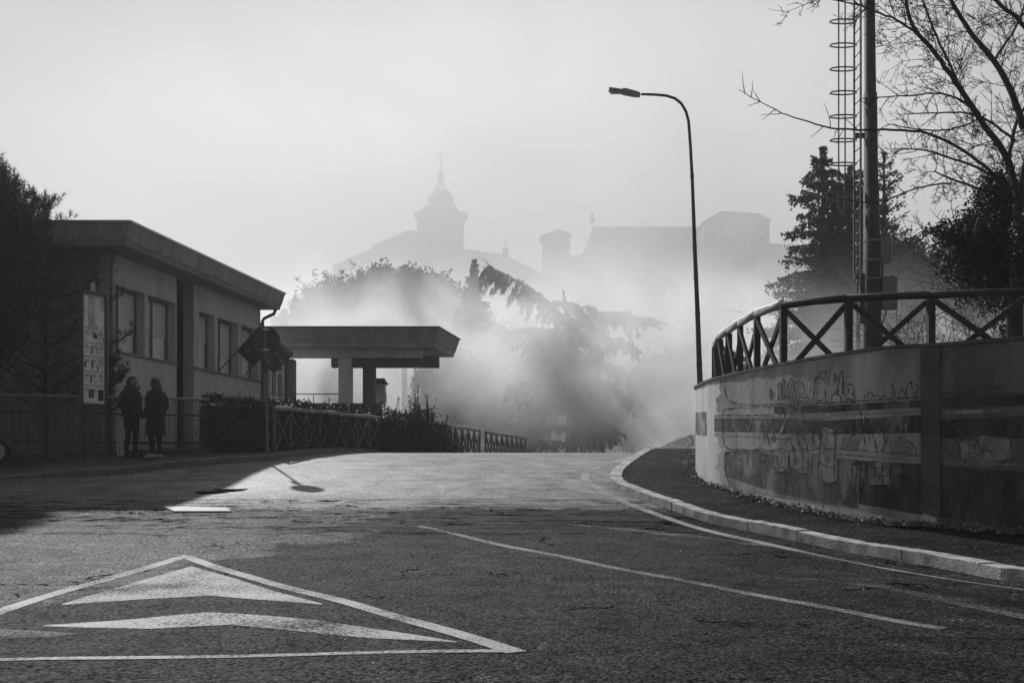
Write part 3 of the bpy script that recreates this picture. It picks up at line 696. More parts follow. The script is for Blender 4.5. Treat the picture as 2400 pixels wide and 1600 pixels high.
# ------------------------------------------------------------------ entrance canopy building
YC = 31.5; cb = empty('entrance_canopy', tuple(P(840, 1000, YC)), 'flat roofed entrance porch with deep fascia on two square piers', 'porch')
def cp(x, y, Y=YC): return P(x, y, Y)
m = MB()
T0, T1, T2 = cp(560,770.5), cp(1028,768), None
zT = cp(0,768).z; zM = cp(0,800).z; zB = cp(0,812).z
Xr = cp(1028,0).x; Xl = cp(600,0).x; Y2 = 34.4; Xr2 = P(1077, 0, Y2).x
def ringc(z, ins):
    return [Vector((Xl, YC + ins, z)), Vector((Xr - ins, YC + ins, z)), Vector((Xr2 - ins*1.4, Y2, z)), Vector((Xl, Y2, z))]
m.prism(ringc(zM, .10), ringc(zT, 0)); m.build('fascia', M_fascia_d, cb)
m = MB(); m.prism(ringc(zB, .15), [v for v in ringc(zM - .003, .115)]); m.build('fascia_band', M_fascia, cb)
m = MB(); q = ringc(zT + .003, -.03); m.prism(q, [v + Vector((0, 0, .045)) for v in q]); m.build('roof_edge', M_metal, cb)
zb1 = cp(0,832).z; zb2 = cp(0,852).z
m = MB(); xa, xb = cp(600,0).x, cp(985,0).x; m.box(((xa+xb)/2, YC+.75, (zB+zb1)/2), (xb-xa, .35, zB-zb1-.004)); m.build('front_beam', M_conc, cb)
m = MB(); xa, xb = P(778,0,YC+1.1).x, P(1029,0,YC+1.1).x; m.box(((xa+xb)/2, YC+1.15, (zb1+zb2)/2+.05), (xb-xa, .38, zb1-zb2+.1)); m.build('cross_beam', M_darkwall, cb)
zf = cp(0,941).z
for x0, x1, Yp, mt in ((793,823,YC+.72,M_conc), (850,878,YC+1.1,M_darkwall)):
    m = MB(); a, b = P(x0,0,Yp).x, P(x1,0,Yp).x; m.box(((a+b)/2, Yp+.2, (zf+zb1)/2 - .3), (b-a, .4, zb1-zf + .6)); m.build('pier', mt, cb)
m = MB(); a, b = P(600,0,YC+1.0).x, P(686,0,YC+1.0).x; m.box(((a+b)/2-.5, YC+1.3, (zb1+1.2)/2), (b-a+1.0, .5, zb1-1.2)); 
m.box((b+.03, YC+1.1, P(0,885,YC+1).z), (.06, .1, .1)); m.build('side_wall', M_darkwall, cb)
m = MB(); a, b = P(600,0,YC+.6).x, P(905,0,YC+.6).x; m.box(((a+b)/2, YC+.5, (zf+1.2)/2-.02), (b-a, .3, zf-1.2)); m.build('low_wall', M_darkwall, cb)
dr = MB(); a, b = P(634,0,YC+.9).x, P(664,0,YC+.9).x; zd = P(0,838,YC+.9).z
for q in (a, (a+b)/2, b): dr.box((q, YC+.95, (zf+zd)/2), (.06, .06, zd-zf))
for z in (zd, P(0,873,YC+.9).z, zf+.2): dr.box(((a+b)/2, YC+.95, z), (b-a+.07, .05, .06))
dro = dr.build('door', M_metal_l, cb)
m = MB(); m.box(((a+b)/2, YC+1.0, (zf+zd)/2), (b-a, .02, zd-zf)); m.build('pane', M_glass, dro)
m = MB(); z = P(0,923,YC+.4).z; a, b = P(622,0,YC+.4).x, P(793,0,YC+.4).x; m.bar((a, YC+.4, z), (b, YC+.4, z), .03, .03)
for x in (735, 680): q = P(x,0,YC+.4).x; m.bar((q, YC+.4, zf-.1), (q, YC+.4, z), .022, .022)
m.build('handrail', M_metal, cb)
# stone gate pillar with a slab cap
p0 = P(889, 940, 33.6); pr = empty('stone_pillar', (p0.x, 33.6, 1.4), 'rough stone pillar with slab cap behind the porch', 'pillar')
m = MB(); w_ = .42
for i in range(9): 
    z = 1.4 + i*.29; j = lambda: random.uniform(-.02, .02); m.box((p0.x+j(), 33.6+j(), z + .145), (w_+j(), w_+j(), .285))
m.build('shaft', M_conc, pr)
zt_ = 1.4 + 9*.29
m = MB(); m.box((p0.x+.02, 33.6, zt_+.04), (.5, .5, .07)); m.box((p0.x-.02, 33.6, zt_+.11), (.46, .46, .06)); m.box((p0.x, 33.6, zt_+.17), (.38, .4, .055)); m.build('cap', M_darkwall, pr)

# ------------------------------------------------------------------ left metal fence (panels of thin bars)
fa = P(-60, 921, 20.1); fb = P(490, 937, 21.6); 
fe = empty('metal_fence', (fa.x*.5+fb.x*.5, fa.y*.5+fb.y*.5, 1.28), 'long metal fence of close upright bars with a pale top rail', 'fence')
fd = (fb - fa); L = Vector((fd.x, fd.y, 0)).length; fu = Vector((fd.x, fd.y, 0)).normalized()
zto = 2.61
m = MB(); a = Vector((fa.x, fa.y, zto)); b = Vector((fb.x, fb.y, zto)); m.tube([a, b], .028, 8); m.build('top_rail', M_metal_l, fe)
m = MB(); n = int(L/.045)
for i in range(n):
    q = a + fu*(i*.045 + .02); zb = pz(q.x, q.y) + .12; m.bar((q.x, q.y, zb), (q.x, q.y, zto-.03), .012, .02)
m.build('bars', mat('fence_bar', .085, .5, .2, 3, metal=.3), fe)
m = MB(); m.bar(a + Vector((0,.03,-.95)), b + Vector((0,.03,-.95)), .03, .05); m.bar(a + Vector((0,.03,-.35)), b + Vector((0,.03,-.35)), .03, .04); m.build('lower_rail', M_metal, fe)
m = MB(); m.bar((a.x, a.y+.1, pz(a.x,a.y)), (b.x, b.y+.1, pz(b.x,b.y)), .2, .22); m.build('base_wall', mat('base_concrete', .07, .85, .2, 3), fe)
k = 0
while k*2.0 < L:
    q = a + fu*(k*2.0); m = MB(); m.box((q.x, q.y-.012, (zto + pz(q.x,q.y))/2 - .02), (.06, .05, zto - pz(q.x,q.y))); m.build('post', M_metal, fe); k += 1
# grey cabinet with slits behind the people
p = P(282, 1010, 20.95); m = MB()
for i in range(4): m.box((p.x - .05 + i*.05, p.y, 1.75), (.025, .02, .75))
tag(m.build('pale_slats', M_blind), 'short row of pale upright slats behind the left person', 'slats')

# poster board
pb = empty('poster_board', tuple(P(218, 1080, 20.0)), 'tall narrow notice board covered with torn paper posters', 'notice board')
A = P(196, 686, 19.75); B = P(245, 693, 20.2); zt_, zb_ = A.z, P(196, 944, 19.75).z
for q in (Vector((A.x-.05, A.y, 0)), Vector((B.x+.03, B.y+.02, 0))):
    m = MB(); g = pz(q.x, q.y) - .02; m.bar((q.x, q.y, g), (q.x, q.y, zt_+.05), .06, .06); m.build('post', M_metal, pb)
uu = Vector((B.x-A.x, B.y-A.y, 0)); un = uu.normalized(); nf = Vector((un.y, -un.x, 0))
def pp(u, z, off): v = Vector((A.x, A.y, 0)) + uu*u - (-nf)*off; return Vector((v.x, v.y, z))
def pquad(m, u0, u1, z0, z1, o0, o1):
    m.prism([pp(u0, z0, o0), pp(u1, z0, o0), pp(u1, z0, o1), pp(u0, z0, o1)], [pp(u0, z1, o0), pp(u1, z1, o0), pp(u1, z1, o1), pp(u0, z1, o1)])
m = MB(); pquad(m, 0, 1, zb_, zt_, -.04, 0); m.build('panel', M_paper2, pb)
m = MB(); m.bar(pp(-.08, zt_+.03, .0), pp(1.06, zt_+.03, .0), .07, .05); m.build('frame_rail', M_metal, pb)
m = MB(); m.bar(pp(-.05, zb_-.03, .0), pp(1.03, zb_-.03, .0), .06, .05); m.build('frame_rail', M_metal, pb)
H = zt_-zb_
rows = [(0,.155),(.165,.285),(.29,.42),(.43,.55),(.56,.675)]
for ri, (r0, r1) in enumerate(rows):
    for c in range(3):
        u0 = c/3 + .015 + random.uniform(-.01,.01); u1 = u0 + .31; z0 = zb_ + H*(r0+.004+random.uniform(0,.008)); z1 = zb_ + H*r1
        m = MB(); pquad(m, u0, u1, z0, z1, .002, .005); po = m.build('poster', M_paper, pb); ink = MB()
        for k in range(6):
            zz = z1 - .03 - k*.032
            if zz > z0+.02: pquad(ink, u0+.03, u0+.03+random.uniform(.12,.25), zz, zz + (.016 if k in (1,2) else .006), .0055, .007)
        ink.build('print', M_ink, po)
for a_ in ((.66,.98,.68,.86,.002,.005),(.5,.8,.72,.97,.006,.008),(.02,.2,.7,.98,.002,.004)):
    m = MB(); pquad(m, a_[0], a_[1], zb_+H*a_[2], zb_+H*a_[3], a_[4], a_[5]); m.build('poster', M_paper, pb)
for u0, z0, z1, w_ in ((.22,.05,.13,.12),(.36,.05,.13,.1),(.36,.32,.40,.07),(.68,.03,.13,.26),(.30,.19,.26,.07),(.62,.30,.36,.06),(.33,.45,.52,.05),(.02,.33,.38,.08),(.6,.46,.52,.04),(.9,.58,.62,.04),(.45,.60,.64,.18)):
    m = MB(); pquad(m, u0, u0+w_, zb_+H*z0, zb_+H*z1, .009, .010); m.build('dark_print', M_ink, pb)
m = MB(); m.box(tuple(P(218, 674, 19.97)), (.09, .01, .21)); m.build('notice', M_white, pb)

# ------------------------------------------------------------------ road sign seen from behind
sp0 = P(627, 1072, 20.7); zg = pz(sp0.x, 20.7)
rs = empty('road_sign', (sp0.x, 20.7, zg), 'round road sign seen from behind on a thin grey pole', 'road sign')
tp = P(622, 765, 20.7)
m = MB(); m.tube([(sp0.x, 20.7, zg-.05), (tp.x, 20.7, tp.z)], .027, 10); m.build('pole', mat('dull_galvanised', .13, .6, .2, 5), rs)
c = P(622, 796, 20.66); 
Mx = Matrix.Rotation(R(90), 3, 'X')
m = MB(); m.lathe([(0, 0), (.275, 0), (.285, .008), (.285, .022), (.0, .022)], c + Vector((0, .10, 0)), 36, Mx); m.build('disc', M_metal, rs)
M_clamp = mat('steel_clamp', .55, .3, .05, 5, metal=.8)
for y in (772, 819, 847): m = MB(); q = P(623, y, 20.7); m.lathe([(.036,-.02),(.036,.02)], q, 10); m.box((q.x, 20.72, q.z), (.14, .02, .03)); m.build('clamp', M_clamp, rs)
q = P(622, 860, 20.7); m = MB(); m.box((q.x, 20.66, q.z), (.12, .02, .25)); m.build('small_plate', M_metal, rs)

# ------------------------------------------------------------------ wooden log fences on the left
def log_fence(ax, ay, aY, bx, by, bY, n, lab, nm='log_fence', lit=None):
    a = P(ax, ay, aY); b = P(bx, by, bY); r = empty(nm, (a.x, a.y, zr0(a.y)+.1), lab, 'fence', 'log fences along the left verge')
    pts = [a.lerp(b, i/n) for i in range(n+1)]
    for i, p in enumerate(pts): p.z += .012*math.sin(i*2.1)
    m = MB(); m.tube(resample(pts, .5), [.052 + .006*math.sin(i) for i in range(len(resample(pts, .5)))], 10); m.build('top_rail', M_rail, r)
    for i, p in enumerate(pts):
        g = zr0(p.y) + .08
        m = MB(); m.tube([(p.x, p.y, g), (p.x, p.y, p.z)], .04, 8); m.build('post', M_log, r)
        if i < n:
            q = pts[i+1]; gq = zr0(q.y) + .15
            m = MB(); m.tube([(p.x, p.y+.03, g+.07), (q.x, q.y+.03, q.z-.06)], .032, 8); m.build('brace', M_log, r)
            m = MB(); m.tube([(p.x, p.y-.03, p.z-.06), (q.x, q.y-.03, gq)], .032, 8); m.build('brace', M_log, r)
log_fence(643, 955, 22.0, 957, 985, 30.0, 11, 'long log fence with crossed braces in front of the dark hedge')
log_fence(1035, 995, 31.0, 1124, 1008, 36.0, 6, 'short log fence right of the laurel, near the crest')
log_fence(1138, 1012, 37.0, 1231, 1027, 42.5, 8, 'farthest log fence, dropping out of sight behind the crest')

# ------------------------------------------------------------------ timber fence on the wall
fl = [Vector(v) for v in ((5.2,22.0,0),(4.35,20.2,0),(3.92,19.2,0),(3.80,18.2,0),(3.79,17.4,0),(3.80,16.57,0),(3.84,15.6,0),(4.02,14.75,0),(4.80,14.2,0),(5.86,13.93,0),(7.1,13.68,0),(8.3,13.4,0),(9.5,13.1,0))]
tf = empty('timber_fence', (4.8, 14.2, 2.42), 'dark timber fence with crossed braces along the top of the mural wall', 'fence')
RT = 3.55
tops = [Vector((v.x, v.y, RT-.05)) for v in fl]
for i, v in enumerate(fl):
    m = MB(); m.box((v.x, v.y, (2.40+RT-.1)/2), (.095, .095, RT-.1-2.40), Matrix.Rotation(.25*i, 3, 'Z') if i < 7 else None); m.build('post', M_wood, tf)
for i in range(len(fl)-1):
    a, b = fl[i], fl[i+1]; d = (b-a).normalized()
    m = MB(); m.tube([tuple(tops[i] - d*.02), tuple(tops[i].lerp(tops[i+1], .5) + Vector((0,0,.006))), tuple(tops[i+1] + d*.02)], [.058, .052, .056], 10, True); m.build('top_rail', M_sunrail if i < 7 else M_wood, tf, smooth=True)  # receding stretch coloured paler than the rest, as if sunlit
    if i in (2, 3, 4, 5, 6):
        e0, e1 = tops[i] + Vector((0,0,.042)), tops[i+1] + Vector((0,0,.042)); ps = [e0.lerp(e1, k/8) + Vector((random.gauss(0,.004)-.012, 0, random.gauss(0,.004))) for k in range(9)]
        m = MB(); m.tube(ps, [random.uniform(.036,.046) for _ in ps], 8); m.build('sunlit_ridge', M_sunridge, tf, smooth=True)  # added white ridge: sun on the rail top put into colour and shape
    o = Vector((-d.y, d.x, 0))*.03
    m = MB(); m.bar(a + d*.05 + o + Vector((0,0,2.50)), b - d*.05 + o + Vector((0,0,RT-.14)), .045, .075); m.build('brace', M_wood, tf)
    m = MB(); m.bar(a + d*.05 - o + Vector((0,0,RT-.14)), b - d*.05 - o + Vector((0,0,2.50)), .045, .075); m.build('brace', M_wood, tf)

# ------------------------------------------------------------------ street lamps
def street_lamp(x, ybase, Y, pts, rads, head, lab, zbase, tilt=0, joints=()):
    p0 = P(x, ybase, Y); r = empty('street_lamp', (p0.x, Y, zbase), lab, 'street lamp', 'curved-arm street lamps')
    q = [P(a, b, Y) for a, b in pts]; q[0].z = zbase
    m = MB(); m.tube(q, rads, 12); m.build('pole', M_metal, r, smooth=True)
    if joints:
        for jy, jr in joints:
            m = MB()
            # collar where the tube sections meet
            k = next(i for i in range(len(pts)-1) if (pts[i][1]-jy)*(pts[i+1][1]-jy) <= 0); t = (jy-pts[k][1])/(pts[k+1][1]-pts[k][1]); jx = pts[k][0]+(pts[k+1][0]-pts[k][0])*t
            c_ = P(jx, jy, Y); m.lathe([(jr, -.05), (jr, .03), (jr*.8, .05)], c_, 12); m.build('collar', M_metal, r)
    hx0, hy0, hx1, hy1, th = head
    a, b = P(hx0, hy0, Y), P(hx1, hy1, Y); d = (b-a)
    m = MB(); w_ = .085
    def sec(t, up, dn, w): c_ = a.lerp(b, t); return [c_+Vector((0,-w,up)), c_+Vector((0,w,up)), c_+Vector((0,w,-dn)), c_+Vector((0,-w,-dn))]
    S = [sec(0,.022*th,.03*th,w_), sec(.42,.022*th,.035*th,w_), sec(.45,.05*th,.045*th,w_), sec(.62,.05*th,.055*th,w_*.9), sec(.85,.04*th,.07*th,w_*.6), sec(1.0,.03*th,.06*th,w_*.4)]
    base = len(m.v)
    for s4 in S:
        for v in s4: m.v.append(tuple(v))
    for i in range(len(S)-1):
        for k in range(4): m.f.append((base+i*4+k, base+i*4+(k+1)%4, base+(i+1)*4+(k+1)%4, base+(i+1)*4+k))
    m.f.append((0,1,2,3)); e = base+(len(S)-1)*4; m.f.append((e+3,e+2,e+1,e)); h = m.build('lamp_head', M_metal_l if th > .9 else M_metal, r)
    m = MB(); c_ = a.lerp(b, .23) + Vector((0,0,-.05*th)); m.box(c_, (d.length*.36, .12, .015)); m.build('lens', M_lens, h)
street_lamp(1640, 905, 21.5, [(1646,1075),(1641,905),(1639,853),(1635,735),(1629,600),(1622.5,420),(1618,340),(1614,285),(1608,262),(1597,243),(1582,231),(1562,224.5),(1535,222),(1502,221)],
            [.075,.065,.06,.052,.045,.035,.033,.032,.031,.03,.03,.029,.028,.026], (1427,210,1500,221,1.0), 'tall street lamp with arm bending left, rising behind the mural wall tip', 1.35,
            joints=((853,.066),(735,.058),(647,.052),(578,.048),(412,.042)))
street_lamp(1960, 860, 44, [(1963,980),(1961,860),(1958,740),(1956,655),(1950,636),(1936,622),(1915,614),(1880,607)],
            [.09,.08,.07,.06,.055,.05,.05,.05], (1838,601,1882,608,.9), 'hazy street lamp seen through the timber fence braces', 1.2)
street_lamp(2010, 700, 36, [(2012,900),(2011,700),(2010,520),(2006,492),(1992,480),(1965,473),(1925,462)],
            [.08,.075,.065,.06,.055,.05,.05], (1878,446,1928,462,.7), 'street lamp mostly hidden behind the floodlight mast', 1.4)
street_lamp(1752, 860, 75, [(1754,960),(1753,860),(1752,760),(1748,740),(1738,731),(1722,728)],
            [.12,.11,.1,.09,.09,.08], (1690,726,1724,728,1.3), 'faint distant street lamp in the smoke left of the timber fence', 0)

# ------------------------------------------------------------------ floodlight mast with caged ladder
YM = 24.0; pm = P(2043, 800, YM); fm = empty('floodlight_mast', (pm.x, YM, 2.42), 'thick tapering floodlight mast rising out of the top of the picture', 'mast')
m = MB()
def wr_(px): return px/F*YM/2
c = lambda y: P(2045 - .009*(800-y), y, YM)
m.tube([Vector((pm.x, YM, 2.40)), c(820), c(437)], [wr_(42), wr_(41), wr_(35)], 20)
m.tube([c(437), c(436), c(219)], [wr_(35), wr_(32), wr_(30)], 20); m.tube([c(219), c(217), c(-700)], [wr_(30), wr_(26), wr_(20)], 20)
m.build('pole', mat('mast_steel', .035, .75, .2, 3, spec=.3), fm, smooth=True)
lx = P(2009.5, 0, YM).x; z0 = P(0,663,YM).z; z1 = P(0,-700,YM).z; dp = .17
la = MB()
for sy in (-1, 1): la.bar((lx - (.02 if sy > 0 else -.02), YM + sy*dp, z0), (lx - (.02 if sy > 0 else -.02), YM + sy*dp, z1), .035, .05)
z = z0 + .05
while z < z1: la.tube([(lx, YM-dp, z), (lx, YM+dp, z)], .013, 6); z += .287
la.build('ladder', M_metal, fm)
cg = MB(); cx = P(1976, 0, YM).x; ax_ = P(2007,0,YM).x - cx; 
z = P(0,496,YM).z
hoops = []
while z < z1:
    pts = []
    for k in range(25):
        t = math.pi*2*k/24; pts.append((cx + ax_*math.cos(t), YM + .40*ax_*math.sin(t), z))
    cg.tube(pts, .017, 6, False); z += .5725
for sy in (-1, 1): cg.bar((cx - .035*sy - .03, YM + sy*.40*ax_, P(0,496,YM).z), (cx - .035*sy - .03, YM + sy*.40*ax_, z1), .03, .02)
cg.build('ladder_cage', M_metal, fm)
for y in (318, 648): m = MB(); p = P(2020, y, YM); m.box((p.x, YM, p.z), (.34, .06, .12)); m.build('ladder_bracket', M_metal, fm)
m = MB(); p = P(2022, 700, YM); m.box((p.x-.02, YM, p.z), (.12, .1, 1.2)); m.build('cable_duct', M_metal, fm)
for (x0, x1, y0, y1) in ((2058, 2082, 560, 617), (2062, 2094, 649, 725)):
    m = MB(); a = P(x0, y0, YM); b = P(x1, y1, YM); m.box(((a.x+b.x)/2, YM-.02, (a.z+b.z)/2), (b.x-a.x, .3, a.z-b.z)); bx = m.build('switch_box', mat('box_grey', .16, .5, .15, 3), fm)
    bv = bx.modifiers.new('bevel', 'BEVEL'); bv.width = .012
    m = MB(); m.box((b.x+.018, YM-.02, (a.z+b.z)/2), (.03, .31, a.z-b.z+.02)); m.build('lid', M_metal_l, bx)
    m = MB()
    for t in ((.75,) if y0 < 600 else (.25, .78)): m.box((b.x+.045, YM-.05, a.z+(b.z-a.z)*t), (.035, .05, .07))
    m.build('latch', M_metal, bx)
m = MB(); a = P(2068,617,YM); b = P(2068,649,YM); m.tube([a, b], .03, 8); a = P(2076,725,YM)
m.tube([a, a+Vector((.0,0,-.1)), a+Vector((-.08,0,-.3)), a+Vector((-.1,0,-.9))], .022, 6); a = P(2062,617,YM); m.tube([a, a+Vector((-.04,0,-.12)), a+Vector((-.02,0,-.3))], .014, 6)
m.build('cable', M_metal, fm)
m = MB()
for y in (566, 611, 655): m.lathe([(wr_(38)+.006, -.012), (wr_(38)+.006, .012)], c(y), 20)
m.build('strap', M_metal_l, fm)

# ------------------------------------------------------------------ vegetation builders
def needles(C, D, L, n, w=.004):
    """tufts of needles: C centres (N,3), D axis directions (N,3)"""
    C = np.repeat(np.asarray(C, float), n, 0); D = np.repeat(np.asarray(D, float), n, 0); N = len(C)
    d = D*.9 + rng.normal(size=(N, 3))*.55; d /= np.linalg.norm(d, axis=1)[:, None]
    e = np.cross(d, rng.normal(size=(N, 3))); e /= np.linalg.norm(e, axis=1)[:, None]; Lx = L*rng.uniform(.7, 1.15, N)[:, None]
    return np.stack([C - e*w, C + e*w, C + d*Lx], 1)
def branch_path(p, d, L, n=6, droop=0.0, curl=0.0, wob=.08):
    pts = [Vector(p)]; d = Vector(d).normalized()
    for i in range(n):
        d = (d + Vector((random.gauss(0, wob), random.gauss(0, wob), random.gauss(0, wob) - droop + curl*i/n))).normalized(); pts.append(pts[-1] + d*L/n)
    return pts

def conifer(name, lab, base, H, Rm, nwh, m_f, droop=.12, dens=26, leaf=.2, up=-.2, group=None, top_lean=(0,0), shape=.8, seed=1, skew=0.0, per=7, hang=.35):
    random.seed(seed)
    r = empty(name, tuple(base), lab, 'tree', group); base = Vector(base)
    top = base + Vector((top_lean[0], top_lean[1], H)); tr = MB(); tr.tube([base, base.lerp(top, .5), top], [H*.022+.05, H*.014+.03, .02], 8)
    fo = []
    for i in range(nwh):
        t = .08 + .92*(i/(nwh-1)); p = base.lerp(top, t); Lb = Rm*(1-t)**shape*random.uniform(.75, 1.15) + .15
        for k in range(per):
            a = 2*math.pi*(k/per) + random.uniform(-.4, .4) + i*.7; L = Lb*random.uniform(.65, 1.2)*(1 + skew*math.cos(a))
            pts = branch_path(p, (math.cos(a), math.sin(a), up + .25*random.random() + .4*t*t), L, 6, droop, droop*1.6)
            tr.tube(pts, [.03*L/3+.012]*3 + [.02]*3 + [.008], 4, False)
            nn = int(dens*L) + 4
            for _ in range(nn):
                u = random.random()**.75; j = min(5, int(u*6)); q = pts[j].lerp(pts[j+1], u*6-j); wsp = .18*L*(1-u*.6)
                fo.append((q.x + random.gauss(0, wsp*.6), q.y + random.gauss(0, wsp*.6), q.z - abs(random.gauss(0, hang*leaf*3)) + .04))
    tr.build('trunk', M_bark, r); m = MB(); m.quads(leafquads(np.array(fo), leaf, 2.2, -.3)); m.build('crown', m_f, r)
    return r
def crown_tree(name, lab, base, blobs, n, leaf, m_f, group=None, trunk_to=None, tw=.2, branches=14, edge=.5, core=0):
    """blobs: list of (centre, (rx, ry, rz)); leaves fill mostly the outer shell"""
    r = empty(name, tuple(base), lab, 'tree', group); base = Vector(base); tr = MB()
    tt = Vector(trunk_to) if trunk_to else Vector(blobs[0][0]); tr.tube([base, base.lerp(tt, .5) + Vector((.1, 0, 0)), tt], [tw, tw*.75, tw*.4], 8)
    for k in range(branches):
        c_, rr = random.choice(blobs); c_ = Vector(c_); a = random.uniform(0, 6.28); e = c_ + Vector((math.cos(a)*rr[0]*.8, math.sin(a)*rr[1]*.8, rr[2]*random.uniform(-.3, .8)))
        s_ = base.lerp(tt, random.uniform(.6, 1)); mid = s_.lerp(e, .5) + Vector((0, 0, .08*(e-s_).length)); tr.tube([s_, mid, e], [tw*.35, tw*.2, tw*.06], 5, False)
    tr.build('trunk', M_bark, r); C = []; tot = sum(b[1][0]*b[1][2] for b in blobs)
    for c_, rr in blobs:
        k = int(n*rr[0]*rr[2]/tot); nc = max(6, k//45); d = rng.normal(size=(nc, 3)); d /= np.linalg.norm(d, axis=1)[:, None]
        cc = d*(rng.uniform(edge, 1.0, nc)**.5)[:, None]*np.array(rr) + np.array(c_); cl = cc[rng.integers(0, nc, k)] + rng.normal(size=(k, 3))*np.array(rr)*.13
        C.append(cl)
    m = MB(); m.quads(leafquads(np.vstack(C), leaf, 1.7))
    if core:
        for c_, rr in blobs:
            prof = [(max(.001, math.sin(math.pi*i/8)), -math.cos(math.pi*i/8)) for i in range(9)]; base_ = len(m.v); m.lathe(prof, (0,0,0), 12)
            for i in range(base_, len(m.v)):
                v = m.v[i]; k = core*(1 + .16*math.sin(v[0]*5+c_[0]) * math.cos(v[2]*6+c_[2]) + random.uniform(-.07,.07)); m.v[i] = (c_[0]+v[0]*rr[0]*k, c_[1]+v[1]*rr[1]*k, c_[2]+v[2]*rr[2]*k)
    m.build('crown', m_f, r); return r

# ---- hedge behind the log fence
def hedge(path, tops, th, lab, nm='hedge'):
    r = empty(nm, (path[0][0], path[0][1], zr0(path[0][1])+.1), lab, 'hedge'); core = MB(); base = 0
    pts = [Vector((x, y, 0)) for x, y in path]; S = cumlen(pts); n = int(S[-1]/.4)
    TZ = lambda s_: float(np.interp(s_, np.linspace(0, S[-1], len(tops)), tops))
    for i in range(n+1):
        s_ = S[-1]*i/n; p = at(pts, S, s_); nn = lnorm(pts, S, s_); g = zr0(p.y) + .02; t = TZ(s_) - .12
        for o, z in ((-th/2+.08, g), (-th/2+.08, t), (th/2-.08, t), (th/2-.08, g)): q = p + nn*o; core.v.append((q.x, q.y, z))
    for i in range(n):
        for j in range(3): a = i*4+j; core.f.append((a, a+4, a+5, a+1))
    core.f.append((0,1,2,3)); e = n*4; core.f.append((e+3,e+2,e+1,e)); core.build('branches', M_bark, r)  # solid box core added inside the hedge to block light
    C = []
    for _ in range(int(S[-1]*1500)):
        s_ = random.uniform(0, S[-1]); p = at(pts, S, s_); nn = lnorm(pts, S, s_); g = zr0(p.y) + .05; t = TZ(s_) + .05*math.sin(s_*3.1) + .04*math.sin(s_*7.7)
        if random.random() < .35: o = random.uniform(-th/2, th/2); z = t + random.gauss(0, .05)
        else: o = (-1 if random.random() < .7 else 1)*(th/2 + random.gauss(0, .05)); z = random.uniform(g, t)
        q = p + nn*o; C.append((q.x, q.y, z))
    m = MB(); m.quads(leafquads(np.array(C), .085, 2.0)); m.build('foliage', M_leaf, r)
hedge([(-6.9,22.1),(-5.6,22.6),(-5.0,24.6),(-4.5,27),(-4.0,29.5),(-3.2,32),(-2.4,33.3)], [2.62,2.60,2.62,2.72,2.85,2.75,2.45], .9, 'dense dark hedge behind the long log fence')

# ---- laurel with upright shoots
def laurel(x, ytip, Y, n, lab, spread, base_y=None, leafsize=.10):
    tip = P(x, ytip, Y); g = zr0(Y) + .1; r = empty('laurel_bush', (tip.x, Y, g), lab, 'bush', 'laurel bushes at the hedge end'); st = MB(); C = []
    for k in range(n):
        ox = random.gauss(0, spread*.5); fr_ = max(.35, 1 - abs(ox)/spread*.6) * random.uniform(.75, 1) if k else 1
        top = Vector((tip.x + ox, Y + random.gauss(0, spread*.3), g + (tip.z-g)*fr_)); b = Vector((tip.x + ox*.4, Y, g + .1))
        pts = [b, b.lerp(top, .5) + Vector((random.gauss(0,.05), 0, 0)), top]; st.tube(pts, [.016, .011, .004], 5)
        L = (top-b).length; nn = int(L/.014)
        for i in range(nn):
            u = .25 + .75*i/nn; p = b.lerp(top, u); a = i*2.4; s_ = leafsize*(1.35-.5*u); d = Vector((math.cos(a), math.sin(a), .75)).normalized(); e = d.cross(Vector((0,0,1))).normalized()*s_*.22
            C.append([p, p + d*s_*.5 + e, p + d*s_ - Vector((0,0,s_*.12)), p + d*s_*.5 - e])
    for _ in range(int(3600*spread)):   # dense lower body
        p = Vector((tip.x + random.gauss(0, spread*.55), Y + random.gauss(0, spread*.35), g + abs(random.gauss(0, .42))*(tip.z-g)*.62)); d = Vector((random.gauss(0,1), random.gauss(0,1), random.gauss(.5,1))).normalized(); e = d.cross(Vector((0,.3,1))).normalized()*leafsize*.25
        C.append([p, p+d*leafsize*.5+e, p+d*leafsize, p+d*leafsize*.5-e])
    st.build('stems', M_bark, r); m = MB(); m.quads(np.array([[tuple(v) for v in q] for q in C])); m.build('leaves', M_gloss, r)
laurel(966, 903, 28.6, 16, 'tallest laurel bush with upright leafy shoots at the hedge end', .55)
laurel(905, 930, 28.0, 12, 'laurel bush in front of the stone pillar', .55)
laurel(1000, 924, 29.4, 11, 'laurel shoots right of the tallest laurel', .45)
laurel(1032, 972, 30.2, 14, 'low laurel spreading over the end of the verge', .6)
laurel(790, 934, 27.5, 4, 'small leafy tuft over the hedge between the porch piers', .25)
laurel(535, 928, 23.0, 6, 'low leafy tuft on the left end of the hedge', .5)

